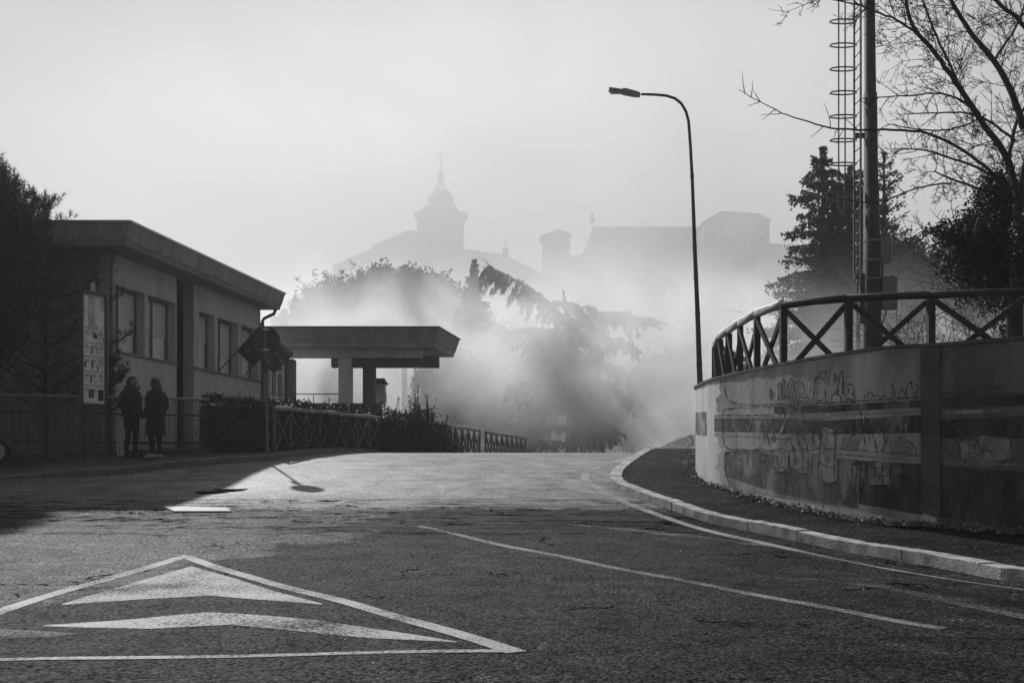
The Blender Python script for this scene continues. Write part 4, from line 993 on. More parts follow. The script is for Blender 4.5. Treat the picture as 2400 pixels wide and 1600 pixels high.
# ---- young pine in front of the building and pine mass at the left edge
def pine_young(x, Y, ytop, lab):
    top = P(x, ytop, Y); g = pz(top.x, Y); r = empty('young_pine', (top.x, Y, g), lab, 'tree'); tr = MB(); base = Vector((top.x, Y, g)); C = []; D = []
    tr.tube([base, base.lerp(top, .5)+Vector((.02,0,0)), top], [.07, .05, .012], 8)
    H = top.z - g; i = 0; z = .9
    while z < H - .1:
        p = base + Vector((.0, 0, z)); Lb = min(2.2, (H - z)*.5 + .22)
        for k in range(5 if z < H*.8 else 4):
            a = i*.9 + k*2*math.pi/5 + random.uniform(-.3, .3); L = Lb*random.uniform(.7, 1.1)
            pts = branch_path(p, (math.cos(a), math.sin(a)*.8, .45), L, 7, -.03, .10, .06); tr.tube(pts, list(np.linspace(.022, .006, 8)), 5, False)
            for j in range(2, 8):
                for s_ in range(3):
                    sd = Vector((random.gauss(0,1), random.gauss(0,1), .6)).normalized(); q = pts[j] + sd*random.uniform(0, .22); d = ((pts[j]-pts[j-1]).normalized()*.6 + sd*.5 + Vector((0,0,.4))).normalized()
                    if s_: tr.tube([pts[j], q], .004, 3, False)
                    for w_ in range(2): C.append(tuple(q + d*.05*w_)); D.append(tuple(d))
            for w_ in range(5): C.append(tuple(pts[-1] - (pts[-1]-pts[-2]).normalized()*.05*w_)); D.append(tuple((pts[-1]-pts[-2]).normalized()))
        z += random.uniform(.42, .55); i += 1
    for w_ in range(14): C.append(tuple(top - Vector((0,0,.06*w_)))); D.append((0,0,1))
    tr.build('trunk', M_bark, r); m = MB(); m.quads(needles(C, D, .13, 15, .0035)); m.build('needles', M_needle, r)
random.seed(11)
pine_young(106, 21.9, 448, 'slender young pine with sparse whorled branches before the boarded wall')
pine_young(255, 21.6, 840, 'small pine sapling beside the notice board')
def pine_mass(cx, cy, cz, rx, ry, rz, n, lab):
    r = empty('pine_tree', (cx, cy, pz(cx, cy)), lab, 'tree'); tr = MB(); g = pz(cx, cy); tr.tube([(cx, cy, g), (cx+.1, cy, cz-rz*.5), (cx, cy, cz+rz*.7)], [.2,.14,.04], 10); C = []; D = []
    for _ in range(n):
        d = Vector((random.gauss(0,1), random.gauss(0,1), random.gauss(0,1))).normalized(); rr = random.uniform(.55, 1.0)
        k = 1 + .13*math.sin(d.z*9 + d.x*6) ; p = Vector((cx + d.x*rx*rr*k, cy + d.y*ry*rr*k, cz + d.z*rz*rr*k)); ax = (d*.5 + Vector((0,0,.9))).normalized()
        for w_ in range(4): C.append(tuple(p + ax*.07*w_)); D.append(tuple(ax))
        if random.random() < .15: tr.tube([(cx, cy, max(g+.5, p.z-1)), p], [.03, .008], 4, False)
    tr.build('trunk', M_bark, r); m = MB(); m.quads(needles(C, D, .15, 9, .006)); 
    m.build('needles', M_needle, r)
pine_mass(-10.9, 20.0, 5.3, 1.4, 1.4, 2.35, 3800, 'dense dark pine cut off by the left edge of the picture')

# ---- trees beyond the crest
random.seed(21)
def px_tree(name, x, ytop, ybot, halfw, Y, n, leaf, lab, nb=5, flat_=.6, group='trees fading in the smoke', gz=1.0):
    s_ = Y/F; c = P(x, (ytop+ybot)/2, Y); H = (ybot-ytop)*s_; Wd = halfw*s_; bl_ = []
    for k in range(nb):
        u = (k+.5)/nb*2-1; bl_.append(((c.x+u*Wd*.72, Y+random.uniform(-1,1)*Wd*.3, c.z + H*.18*(1-u*u) + random.uniform(-.05,.05)*H), (Wd*.42, Wd*.5, H*.36)))
    bl_.append(((c.x, Y, c.z-H*.1), (Wd*.75, Wd*.6, H*.38)))
    return crown_tree(name, lab, (c.x, Y, gz), bl_, n, leaf, M_far, group, (c.x, Y, c.z), tw=.25, core=0 if 'feathery' in name else .78, edge=.7)
px_tree('stone_pine', 945, 628, 800, 125, 66, 13000, .22, 'broad stone pine with a flat crown above the porch roof', 6)
px_tree('stone_pine', 1045, 668, 830, 70, 64, 6000, .22, 'rounder pine right of the flat-crowned pine above the porch', 4)
px_tree('stone_pine', 800, 660, 830, 110, 68, 9000, .22, 'wide pine left of the flat-crowned pine above the porch', 5)
px_tree('stone_pine', 690, 700, 860, 60, 66, 4500, .22, 'lower pine just right of the building eave', 3)
px_tree('feathery_tree', 740, 640, 760, 60, 80, 1300, .17, 'feathery thin crown rising behind the leftmost pines', 5)
px_tree('feathery_tree', 845, 612, 720, 75, 80, 1700, .17, 'taller feathery crown behind the wide pine', 6)
conifer('spruce', 'narrow pointed spruce right of the stone pines', P(1112, 1050, 58), P(1112, 612, 58).z - P(1112,1050,58).z, 3.4, 30, M_far, .05, 90, .2, -.1, 'trees fading in the smoke', shape=1.0, seed=3)
px_tree('broadleaf_tree', 1060, 830, 1050, 110, 52, 9000, .16, 'dark low tree behind the laurel and log fences', 5, gz=.6)
px_tree('broadleaf_tree', 1180, 760, 1000, 90, 57, 7000, .18, 'hazy round tree left of the cedar', 4, gz=.6)
px_tree('broadleaf_tree', 760, 830, 1000, 120, 60, 6000, .18, 'hazy tree seen through the porch opening', 4, gz=.6)
px_tree('broadleaf_tree', 1600, 800, 1060, 150, 95, 8000, .3, 'faint broad tree behind the lamp post', 5, gz=0)
px_tree('broadleaf_tree', 1480, 930, 1060, 90, 60, 5000, .18, 'low dark tree right of the cedar trunk', 4, gz=.4)
px_tree('broadleaf_tree', 1240, 950, 1060, 70, 56, 4500, .17, 'low bushy tree left of the cedar trunk', 4, gz=.4)

# cedar with long level branches
def cedar():
    random.seed(5); Y = 50; b = P(1335, 1075, Y); b.z = .9; r = empty('cedar', tuple(b), 'big cedar with one long branch reaching up to the left and another to the right', 'tree'); tr = MB()
    top = P(1320, 678, Y); tr.tube([b, P(1337, 900, Y), P(1332, 760, Y), top], [.24, .19, .13, .05], 10); fo = []; fd = []
    def limb(pts, w, dens, hang, tip=4):
        q = resample(smooth([P(x, y, Y + dy) for x, y, dy in pts], 2), .18); n = len(q); tr.tube(q, list(np.linspace(w, .02, n)), 6, False)
        dirx = 1 if pts[-1][0] > pts[0][0] else -1
        for k in range(1, n):
            u = k/(n-1); h = hang*(.35 + .65*math.sin(math.pi*min(1, .15 + .85*(1-u)))) * random.uniform(.5, 1.25)
            for _ in range(2):   # drooping sprays on both sides of the limb
                a = q[k] + Vector((random.gauss(0,.1), random.gauss(0,.08), .05)); d = Vector((dirx*random.uniform(.1,.9), random.gauss(0,.9), random.uniform(-.9,.05))).normalized(); L = h*random.uniform(.5,1.2)
                e = branch_path(a, d, L, 5, .16, .12, .10); tr.tube(e, [.018,.014,.011,.008,.006,.004], 3, False)
                for _ in range(int(dens*L)+3):
                    j = random.randrange(5); p = e[j].lerp(e[j+1], random.random()); fo.append((p.x+random.gauss(0,.05), p.y+random.gauss(0,.05), p.z-abs(random.gauss(0,.10)))); fd.append(tuple((e[j+1]-e[j]).normalized()*.7 + Vector((0,0,-.5))))
        for _ in range(tip):
            e = branch_path(q[-1] - (q[-1]-q[-4])*random.random()*2, (q[-1]-q[-4]).normalized() + Vector((random.gauss(0,.2), random.gauss(0,.3), random.gauss(.05,.2))), random.uniform(.5,1.1), 4, 0, 0, .08); tr.tube(e, [.02,.015,.012,.008,.005], 3, False)
    limb([(1330,760,0),(1290,710,-.3),(1240,676,-.4),(1200,652,-.5),(1150,628,-.6)], .12, 42, 1.5, 8)
    limb([(1330,770,0),(1360,742,0),(1420,732,.3),(1470,738,.4),(1515,748,.6)], .10, 40, 1.5, 7)
    limb([(1332,800,0),(1290,775,.9),(1240,770,1.3),(1190,778,1.6)], .10, 36, 1.5); limb([(1332,800,0),(1375,785,-1),(1430,790,-1.5),(1480,815,-1.8)], .10, 36, 1.4)
    limb([(1334,850,0),(1280,830,1.2),(1220,842,2)], .10, 34, 1.5); limb([(1335,860,0),(1390,842,1.2),(1450,862,2)], .10, 34, 1.5)
    limb([(1335,910,0),(1270,890,-1.5),(1200,905,-2)], .10, 34, 1.5); limb([(1335,915,0),(1400,900,-1.2),(1470,930,-1.8)], .10, 34, 1.4)
    limb([(1335,960,0),(1280,940,1.6),(1220,955,2.4)], .10, 34, 1.3); limb([(1335,965,0),(1395,945,1.2),(1450,965,2)], .10, 34, 1.3)
    limb([(1333,760,0),(1336,745,-1.5),(1340,760,-3.2)], .08, 30, 1.1); limb([(1333,880,0),(1325,860,-1.5),(1318,870,-3.2)], .08, 30, 1.3); limb([(1333,830,0),(1340,815,1.5),(1345,825,3)], .08, 30, 1.3)
    for i in range(30):      # the many shorter limbs that fill the crown out all round
        y = 770 + 270*(i/29); sx = random.choice((-1, 1)); w_ = random.uniform(35, 120)*(.75 + .35*(y-770)/270); dy = random.uniform(-2.8, 2.8)
        limb([(1334, y, 0), (1334 + sx*w_*.5, y - random.uniform(8, 26), dy*.5), (1334 + sx*w_, y + random.uniform(-6, 22), dy)], .05, 26, random.uniform(.8, 1.3), 2)
    limb([(1322,715,0),(1335,708,0),(1352,722,0)], .04, 20, .5, 2); limb([(1322,712,0),(1308,708,0)], .03, 20, .4, 1); limb([(1326,740,0),(1350,720,.2),(1385,722,.4)], .05, 30, .9, 2)
    tr.build('trunk', M_bark, r); m = MB(); C = np.array(fo); D = np.array(fd); N = len(C)
    d = rng.normal(size=(N,3))*.35 + D; d /= np.linalg.norm(d, axis=1)[:,None]; e = np.cross(d, rng.normal(size=(N,3))); e /= np.linalg.norm(e, axis=1)[:,None]; L_ = rng.uniform(.10,.22,N)[:,None]
    m.quads(np.stack([C-d*L_, C-e*L_*.28, C+d*L_, C+e*L_*.28], 1)); m.build('crown', M_far, r)
cedar()

# conifers at the right
g_r = 'conifers behind the floodlight mast'
conifer('deodar_cedar', 'dark drooping conifer left of the floodlight mast', P(1925, 1060, 43), P(0, 348, 43).z - P(0, 1060, 43).z, 2.9, 24, M_leaf, .16, 120, .17, -.02, g_r, (.1, 0), .6, 5, -.1, per=8)
conifer('dense_conifer', 'dense conifer directly behind the mast ladder', P(1992, 1060, 45), P(0, 395, 45).z - P(0, 1060, 45).z, 3.0, 30, M_leaf, .08, 120, .17, .05, g_r, shape=.5, seed=6, per=8)
conifer('open_conifer', 'open twiggy conifer right of the floodlight mast', P(2072, 1060, 47), P(0, 362, 47).z - P(0, 1060, 47).z, 2.6, 24, M_leaf, .02, 42, .15, .25, g_r, shape=.5, seed=8, per=7)
px_tree('broadleaf_tree', 2120, 560, 800, 110, 50, 8000, .17, 'hazy rounded tree right of the mast boxes', 4, group=None)
px_tree('broadleaf_tree', 2290, 520, 800, 120, 52, 7000, .17, 'hazy tree behind the ivy-clad tree at the right edge', 4, group=None)
px_tree('broadleaf_tree', 1950, 600, 800, 70, 47, 6000, .17, 'dark bushy tree low behind the mast', 3, group=None)

# evergreen broadleaf near the right edge
random.seed(31)
def P2(x, y, Y): return tuple(P(x, y, Y))
crown_tree('ivy_clad_tree', 'dark evergreen tree with small leaves at the right edge behind the timber fence', (P(2385,800,17).x, 17.2, 2.42),
           [(P2(2370,500,17), (.75,.7,.75)), (P2(2290,560,17), (.55,.6,.55)), (P2(2225,560,17), (.42,.5,.38)), (P2(2330,650,17.2), (.7,.7,.6)), (P2(2400,600,17), (.7,.7,.9)), (P2(2255,620,17), (.4,.5,.35)), (P2(2380,740,17.2), (.35,.4,.5)), (P2(2340,450,17), (.4,.4,.35)), (P2(2398,600,15.8), (.22,.25,.9))],
           34000, .055, M_leaf, None, P2(2390,560,17.2), .13, 40, .05)
# bare tree
def bare_tree():
    Y0 = 16.2; g = 2.42; b = P(2372, 800, Y0); b.z = g; r = empty('bare_tree', tuple(b), 'leafless tree whose thin twigs spread over the upper right of the picture', 'tree'); tr = MB(); tw = MB()
    def grow(pts, rads, sides=6): tr.tube(pts, [q_*1.12 for q_ in rads], sides, False)
    def twig(p, d, L, rad, depth):
        n = max(4, int(L/.12)); q = branch_path(p, d, L, n, .0, .05, .10); (tr if rad > .010 else tw).tube(q, list(np.linspace(rad, max(.003, rad*.3), n+1)), 5 if rad > .01 else 3, False)
        for k in range(n):                               # short spurs of the bare shoots
            if depth < 2 and random.random() < .75:
                dd = (q[k+1]-q[k]).normalized(); e = (dd*.3 + Vector((random.gauss(0,1), random.gauss(0,1), random.gauss(0,1)))).normalized(); tw.tube([q[k], q[k]+e*random.uniform(.015,.04)], [.004,.003], 3, False)
        if depth <= 0: return
        m_ = int(L/(.11 if depth > 1 else .19))+1
        for i in range(m_):
            k = random.randrange(1, n); dd = (q[k+1]-q[k]).normalized(); s_ = dd.cross(Vector((random.gauss(0,.35), 1, random.gauss(0,.35)))).normalized()*random.choice((-1,1))
            nd = (dd*random.uniform(.5,1.1) + s_*random.uniform(.5,1.0) + Vector((0, random.gauss(0,.45), .15))).normalized()
            twig(q[k], nd, L*random.uniform(.28,.55), max(.003, rad*.45), depth-1)
    def limb(pts, r0, r1, nb, lmin, lmax, depth=2):
        q = resample(smooth([P(x, y, Y0+dy) for x, y, dy in pts], 2), .12)
        for i, v in enumerate(q[1:-1]): v.x += random.gauss(0, .006); v.z += random.gauss(0, .006)
        grow(q, [r0 + (r1-r0)*i/(len(q)-1) for i in range(len(q))])
        for i in range(int(nb*1.3)):
            k = random.randrange(int(len(q)*.08)+1, len(q)-1); dd = (q[k+1]-q[k]).normalized(); side = dd.cross(Vector((random.gauss(0,.3), 1, 0))).normalized()*random.choice((-1,1))
            twig(q[k], (dd*random.uniform(.4,1) + side*random.uniform(.5,1.1) + Vector((0, random.gauss(0,.5), 0))).normalized(), random.uniform(lmin,lmax), .009, depth)
    q = [b, P(2380, 700, Y0), P(2390, 600, Y0), P(2388, 480, Y0)]; q[0].z = g; tr.tube(q, [.13,.12,.11,.09], 10)
    limb([(2388,480,0),(2365,370,0),(2300,285,0),(2255,215,0),(2190,120,0),(2130,55,0),(2118,-40,0)], .055, .02, 26, .35, 1.0)
    limb([(2255,215,0),(2225,150,.1),(2205,110,.2),(2178,45,.2),(2150,-30,.2)], .022, .014, 13, .3, .8)
    limb([(2190,120,0),(2130,60,-.1),(2080,38,-.1),(2040,22,-.2),(1995,8,-.2),(1915,-8,-.2)], .02, .006, 14, .3, .8)
    limb([(2400,300,.2),(2370,210,.2),(2330,140,.2),(2280,85,.2),(2235,15,.2),(2215,-40,.2)], .05, .022, 24, .35, 1.0)
    limb([(2440,150,.1),(2400,50,0),(2350,20,0),(2320,-20,0)], .04, .02, 14, .3, .9)
    limb([(2330,140,.2),(2380,70,.3),(2400,20,.3)], .022, .012, 9, .3, .8)
    limb([(2365,370,0),(2380,280,.3),(2440,200,.3)], .03, .02, 10, .3, .8)
    limb([(2388,480,0),(2330,405,-.2),(2240,340,-.3),(2170,308,-.3),(2080,303,-.4),(2000,306,-.4),(1940,300,-.5),(1870,278,-.5),(1810,256,-.5),(1731,210,-.5)], .028, .0035, 13, .2, .4, 0)
    limb([(2310,270,0),(2240,305,-.1),(2160,305,-.1),(2080,290,-.2)], .016, .006, 9, .25, .6)
    limb([(2300,285,0),(2260,235,0),(2200,215,0),(2120,226,-.2),(2020,231,-.2)], .018, .006, 11, .25, .6, 1)
    limb([(2390,430,0),(2340,455,-.1),(2250,430,-.2),(2190,400,-.2)], .03, .008, 12, .25, .7)
    limb([(2388,450,0),(2300,395,.3),(2230,370,.4),(2140,345,.5),(2100,355,.5)], .028, .006, 13, .25, .7)
    limb([(2230,430,-.2),(2180,432,-.2),(2110,455,-.2),(2050,478,-.2),(1985,470,-.2),(1930,455,-.2)], .014, .004, 8, .2, .4, 1)
    limb([(2380,560,0),(2300,500,-.3),(2230,520,-.4),(2150,548,-.4)], .02, .005, 9, .3, .6, 1)
    limb([(2388,480,.1),(2400,390,.3),(2420,320,.4)], .05, .04, 8, .3, .8)
    limb([(2380,330,.1),(2290,262,-.1),(2180,265,-.1),(2120,268,-.1)], .02, .006, 11, .25, .6, 1)
    # low suckers behind the fence
    for i in range(46):
        x = random.uniform(2130, 2400); p = P(x, 800, Y0 - random.uniform(.2, 1.2)); p.z = g; d = Vector(((2360-x)*-.004 + random.gauss(-.25,.35), random.gauss(0,.3), 1.0)); twig(p, d, random.uniform(.5, 1.5), .007, 1)
    for (x,y,ex,ey) in ((2300,680,2130,598),(2290,690,2120,660),(2190,700,2180,640),(2260,720,2080,755),(2290,690,2150,630)):
        a = P(x,y,Y0-.3); e = P(ex,ey,Y0-.6); twig(a, e-a, (e-a).length, .009, 1)
    tr.build('trunk', M_bark, r); tw.build('twigs', M_bark, r)
bare_tree()

# weeds and litter at the wall foot
C = []
for i in range(420):
    s_ = float(np.interp(random.uniform(1628, 2400), WXm, WSS)); p = at(wall, WS, s_); nn = lnorm(wall, WS, s_); dd = abs(random.gauss(0, .10)); cx, cy = p.x - nn.x*dd, p.y - nn.y*dd; z = zr(cx, cy) + .155
    for k in range(random.randint(3, 9)): C.append((cx+random.gauss(0,.03), cy+random.gauss(0,.03), z + abs(random.gauss(0, .03))))
for (x, y, h, n) in ((1945,1168,.22,60),(1724,1125,.25,40),(1618,1085,.55,170),(1612,1092,.35,90),(1888,1150,.12,40),(2240,1225,.08,40),(1850,1150,.10,40)):
    p = G(x, y, .15)
    for k in range(n): C.append((p.x+random.gauss(0,.06), p.y+random.gauss(0,.06), p.z + random.uniform(0, h)))
m = MB(); m.quads(leafquads(np.array(C), .045, 2.0)); tag(m.build('weeds', M_grass), 'small weeds growing along the foot of the mural wall', 'weeds', kind='stuff')
C = []
for i in range(700):
    t = random.random(); p = Vector((-2.3, 30.6, 0)).lerp(Vector((.7, 42.5, 0)), t); C += [(p.x+random.gauss(.1,.12), p.y+random.gauss(0,.2), zr0(p.y)+.05+abs(random.gauss(0,.16))) for _ in range(3)]
m = MB(); m.quads(leafquads(np.array(C), .10, 4, 1.2)); tag(m.build('verge_grass', M_grass), 'sunlit tufts of grass under the far log fences', 'grass', kind='stuff')
C = []
for i in range(500):
    p = kern[random.randrange(60, len(kern)-40)]; nn = Vector((random.uniform(-.5,.9), random.uniform(-.2,.2), 0)); q = p + nn; C.append((q.x, q.y, zr(q.x,q.y) + (.165 if nn.x > .3 else .012)))
for i in range(160): p = G(random.uniform(0,2400), random.uniform(1200,1580)); C.append((p.x, p.y, p.z+.006))
m = MB(); m.quads(leafquads(np.array(C), .02, 1.5)); tag(m.build('litter', mat('dry_leaf_bits', .3, .5, .5, 30)), 'scattered grit and dry leaf bits by the kerb', 'litter', kind='stuff')

# ------------------------------------------------------------------ parked car beyond the crest
def car():
    Y = 46; x0 = P(1499, 0, Y).x; g = zr0(Y); r = empty('parked_car', (x0+2.1, Y, g), 'pale car facing left, half hidden by the end of the mural wall', 'car')
    side = [(0,.35),(0,.55),(.12,.72),(.85,.92),(1.05,.98),(1.85,1.40),(2.2,1.46),(3.0,1.45),(3.55,1.15),(4.1,.98),(4.15,.4),(3.9,.28),(.25,.26)]
    off = .0
    def sec(w, ins=0): return [Vector((x0+a, Y+w, g+b+off)) for a, b in side]
    m = MB(); w0 = [(-.82), (.82)]; body = MB()
    S = [( -.80,.0), (-.84,.0), (.84,.0), (.80,.0)]
    def ring_(w, k):
        out = []
        for a, b in side:
            t = max(0, b-.95)/.5; out.append(Vector((x0 + 2.07 + (a-2.07)*(1-k*.02), Y + w*(1-.22*t), g + b)))
        return out
    Rg = [ring_(-.78,1), ring_(-.85,0), ring_(.85,0), ring_(.78,1)]; n = len(side)
    for q in Rg: body.v += [tuple(v) for v in q]
    for i in range(3):
        for k in range(n): body.f.append((i*n+k, i*n+(k+1)%n, (i+1)*n+(k+1)%n, (i+1)*n+k))
    body.f.append(tuple(range(n))[::-1]); body.f.append(tuple(range(3*n, 4*n)))
    bo = body.build('body', M_car, r)
    m = MB()   # side windows
    for pts in ([(1.18,1.02),(1.88,1.36),(2.2,1.41),(2.2,1.0)], [(2.27,1.0),(2.27,1.41),(2.95,1.40),(3.4,1.1),(3.3,1.0)]):
        for sg in (-1, 1):
            f_ = [Vector((x0+a, Y+sg*(.86*(1-.22*max(0,b-.95)/.5)), g+b)) for a, b in pts]; h = [v + Vector((0, -.02*sg, 0)) for v in f_]; m.prism(f_, h)
    m.build('side_window', M_glass, r)
    m = MB(); a, b = Vector((x0+1.10, 0, g+1.015)), Vector((x0+1.83, 0, g+1.395)); nn = Vector((-.46, 0, .89))*.012
    f_ = [Vector((a.x, Y-.72, a.z)), Vector((a.x, Y+.72, a.z)), Vector((b.x, Y+.6, b.z)), Vector((b.x, Y-.6, b.z))]; m.prism([v+nn for v in f_], [v+nn*1.6 for v in f_]); m.build('windscreen', M_glass, r)
    for wx in (.78, 3.35):
        for sg in (-1, 1):
            m = MB(); m.lathe([(.0,-.1),(.31,-.1),(.33,-.07),(.33,.07),(.31,.1),(0,.1)], (x0+wx, Y+sg*.78, g+.33), 20, Mx); w_ = m.build('wheel', M_rub, r)
            m = MB(); m.lathe([(.0,-.012),(.2,-.012),(.2,.012),(0,.012)], (x0+wx, Y+sg*.885, g+.33), 16, Mx); m.build('rim', M_metal_l, w_)
    for sg in (-1, 1):
        m = MB(); m.box((x0+.10, Y+sg*.62, g+.66), (.16, .3, .13)); m.build('headlight', M_lens, r)
    m = MB(); m.box((x0+1.32, Y-.95, g+1.02), (.16, .16, .12)); m.build('wing_mirror', M_car, r)
car()
# small posts and cabinet by the cedar
p = P(1346, 1060, 46); m = MB(); m.box((p.x, 46, 1.75), (.30, .25, .95)); m.box((p.x, 45.98, 2.24), (.34, .3, .04)); m.box((p.x-.2, 46, 1.5), (.18, .2, .45)); tag(m.build('utility_cabinet', M_metal_l), 'small pale utility cabinet at the foot of the cedar', 'cabinet')
for x, y, l_ in ((1336, 968, 'thin pole standing beside the utility cabinet'), (1372, 938, 'thin pale pole right of the cedar trunk')):
    a = P(x, 1060, 46); b = P(x, y, 46); m = MB(); m.tube([(a.x, 46, 1.2), b], .045, 8); m.lathe([(.06,0),(.06,.03),(.0,.06)], b, 8)
    for q in (.25,.7): m.lathe([(.052,-.01),(.052,.02)], Vector((a.x+(b.x-a.x)*(1-q),46,b.z-(b.z-1.2)*q*.5)), 8)
    tag(m.build('thin_pole', M_metal_l), l_, 'pole', 'thin poles by the cedar')

# scooter cut by the left edge
def scooter():
    Y = 19.6; x = P(-4, 0, Y).x; g = zr0(Y)+.12; r = empty('scooter', (x-.6, Y, g), 'parked scooter of which only the front wheel shows at the left edge', 'scooter')
    m = MB(); pts = [(x+.2*math.cos(a), Y, g+.24+.2*math.sin(a)) for a in np.linspace(0, 2*math.pi, 25)]; m.tube(pts, .045, 8, False); w_ = m.build('wheel', M_rub, r)
    m = MB(); m.lathe([(0,-.03),(.15,-.03),(.16,0),(.15,.03),(0,.03)], (x, Y, g+.24), 18, Mx); m.build('rim', M_metal_l, w_)
    m = MB(); pts = [(x+.27*math.cos(a), Y, g+.24+.27*math.sin(a)) for a in np.linspace(.2, 2.6, 12)]; m.tube(pts, .05, 8); m.build('mudguard', M_metal, r)
    m = MB(); m.tube([(x, Y, g+.24), (x-.12, Y, g+.75), (x-.2, Y, g+1.0)], .035, 8); m.tube([(x-.2, Y-.3, g+1.02), (x-.2, Y+.3, g+1.02)], .018, 6); m.build('fork', M_metal, r)
    m = MB(); m.tube([(x-.15, Y, g+.85), (x-.25, Y, g+.4), (x-.6, Y, g+.28), (x-.95, Y, g+.45), (x-1.45, Y, g+.62)], [.14,.14,.13,.2,.12], 10); m.build('body', M_metal, r)
    m = MB(); m.tube([(x-.85, Y, g+.76), (x-1.2, Y, g+.80), (x-1.5, Y, g+.82)], [.10,.12,.08], 8); m.build('seat', M_rub, r)
    m = MB(); pts = [(x-1.25+.2*math.cos(a), Y, g+.24+.2*math.sin(a)) for a in np.linspace(0, 2*math.pi, 25)]; m.tube(pts, .045, 8, False); m.build('wheel', M_rub, r)
scooter()

# ------------------------------------------------------------------ the two people
def skinned(name, verts, edges, mt, parent, lvl=2):
    me = bpy.data.meshes.new(name); org = wloc(parent)
    me.from_pydata([tuple(Vector(v[:3])) for v in verts], edges, []); o = bpy.data.objects.new(name, me); col.objects.link(o); o.parent = parent
    me.materials.append(mt); md = o.modifiers.new('skin', 'SKIN'); md.use_smooth_shade = True
    if not me.skin_vertices: return o
    for i, v in enumerate(verts):
        sv_ = me.skin_vertices[0].data[i]; r_ = v[3]; sv_.radius = (r_, v[4] if len(v) > 4 else r_); sv_.use_root = (i == 0)
    s_ = o.modifiers.new('sub', 'SUBSURF'); s_.levels = lvl; s_.render_levels = lvl
    return o
def person(x, yfoot, Y, H, face, lab, coat_hem, shoes, hair_len, turn=0.0):
    b = P(x, yfoot, Y); g = pz(b.x, Y); r = empty('person', (b.x, Y, g), lab, 'person', 'two people talking on the left pavement'); s = H/1.68; f = Vector((math.cos(face), math.sin(face), 0)); l = Vector((-f.y, f.x, 0))
    def V_(fo, si, z, rad, rad2=None):
        p = f*fo*s + l*si*s; return (p.x, p.y, z*s, rad*s) if rad2 is None else (p.x, p.y, z*s, rad*s, rad2*s)
    v = [V_(0,0,.92,.135), V_(0,0,1.06,.12), V_(0,0,1.22,.135), V_(-.01,0,1.36,.12), V_(0,0,1.44,.055), V_(.015,0,1.50,.055), V_(.02,0,1.57,.085), V_(.015,0,1.62,.07)]
    e = [(0,1),(1,2),(2,3),(3,4),(4,5),(5,6),(6,7)]
    def chain(root, pts):
        k = root
        for q in pts: v.append(q); e.append((k, len(v)-1)); k = len(v)-1
        return k
    for sd in (-1, 1):
        chain(0, [V_(0,sd*.09,.84,.10), V_(.02,sd*.10,.50,.062), V_(-.01,sd*.11,.30,.056), V_(-.02,sd*.11,.10,.038), V_(.03,sd*.115,.04,.038), V_(.13,sd*.125,.03,.032)])
        hnd = chain(3, [V_(-.01,sd*.16,1.36,.06), V_(-.03,sd*.20,1.12,.045), V_(.05,sd*.20,.97,.038), V_(.15,sd*.16,.90,.026), V_(.20,sd*.14,.88,.028)])
        for fi, (du, L_) in enumerate(((-.028,.068),(-.010,.078),(.010,.073),(.027,.058))):
            chain(hnd, [V_(.225,sd*.14+du,.870,.0095), V_(.225+L_*.5,sd*.135+du,.855-.004*fi,.009), V_(.225+L_*.8,sd*.13+du,.835-.004*fi,.008)])
        chain(hnd, [V_(.205,sd*.14-sd*.035,.885,.010), V_(.235,sd*.14-sd*.052,.872,.009)])
    skinned('body', v, e, M_denim if coat_hem > .8 else M_cloth, r, 2)
    # head as its own skin-coloured face mask with nose, eyes and mouth
    m = MB(); hc = Vector((0,0,0)) + f*.035*s + Vector((0,0,1.575*s)) + r.location
    n1, n2 = 14, 12
    for i in range(n2+1):
        ph = math.pi*i/n2
        for j in range(n1):
            th = 2*math.pi*j/n1; u = Vector((math.cos(th)*math.sin(ph), math.sin(th)*math.sin(ph), math.cos(ph))); k = 1.0
            fx = u.x; nose = .018*max(0, fx)**12*(1 if abs(u.z+.1) < .35 else 0); chin = -.012 if u.z < -.5 else 0
            q = hc + f*(u.x*.092 + nose + chin*0)*s + l*u.y*(.072 + (chin if abs(u.y) > .3 else 0))*s + Vector((0,0,u.z*.115*s)); m.v.append(tuple(q))
    for i in range(n2):
        for j in range(n1): a = i*n1+j; c_ = i*n1+(j+1)%n1; m.f.append((a, c_, c_+n1, a+n1))
    hd = m.build('head', M_skin, r, smooth=True)
    m = MB()
    for sd in (-1, 1): m.lathe([(0,-.006),(.010,-.003),(.010,.003),(0,.006)], hc + f*.086*s + l*sd*.030*s + Vector((0,0,.012*s)), 8)
    m.box(hc + f*.089*s - Vector((0,0,.052*s)), (.02, .036, .008)); m.build('eyes_and_mouth', M_hair, hd)
    # coat: lofted rings
    def loft(name, rings, mt, n=20):
        m = MB()
        for (z, a, b_, fo) in rings:
            for k in range(n):
                t = 2*math.pi*k/n; wob = 1 + .03*math.sin(3*t + z*9); q = r.location + f*(math.cos(t)*a*wob + fo)*s + l*math.sin(t)*b_*wob*s + Vector((0,0,z*s)); m.v.append(tuple(q))
        for i in range(len(rings)-1):
            for k in range(n): c_ = i*n+k; d_ = i*n+(k+1)%n; m.f.append((c_, d_, d_+n, c_+n))
        return m.build(name, mt, r, smooth=True)
    o = loft('coat', [(coat_hem,.17,.215,0),(coat_hem+.01,.18,.225,0),(.75 if coat_hem < .7 else .9,.17,.215,0),(1.0,.155,.205,0),(1.15,.16,.21,0),(1.28,.165,.225,0),(1.38,.145,.215,-.01),(1.43,.11,.15,-.01),(1.47,.085,.09,-.01),(1.49,.08,.085,-.01)], M_cloth)
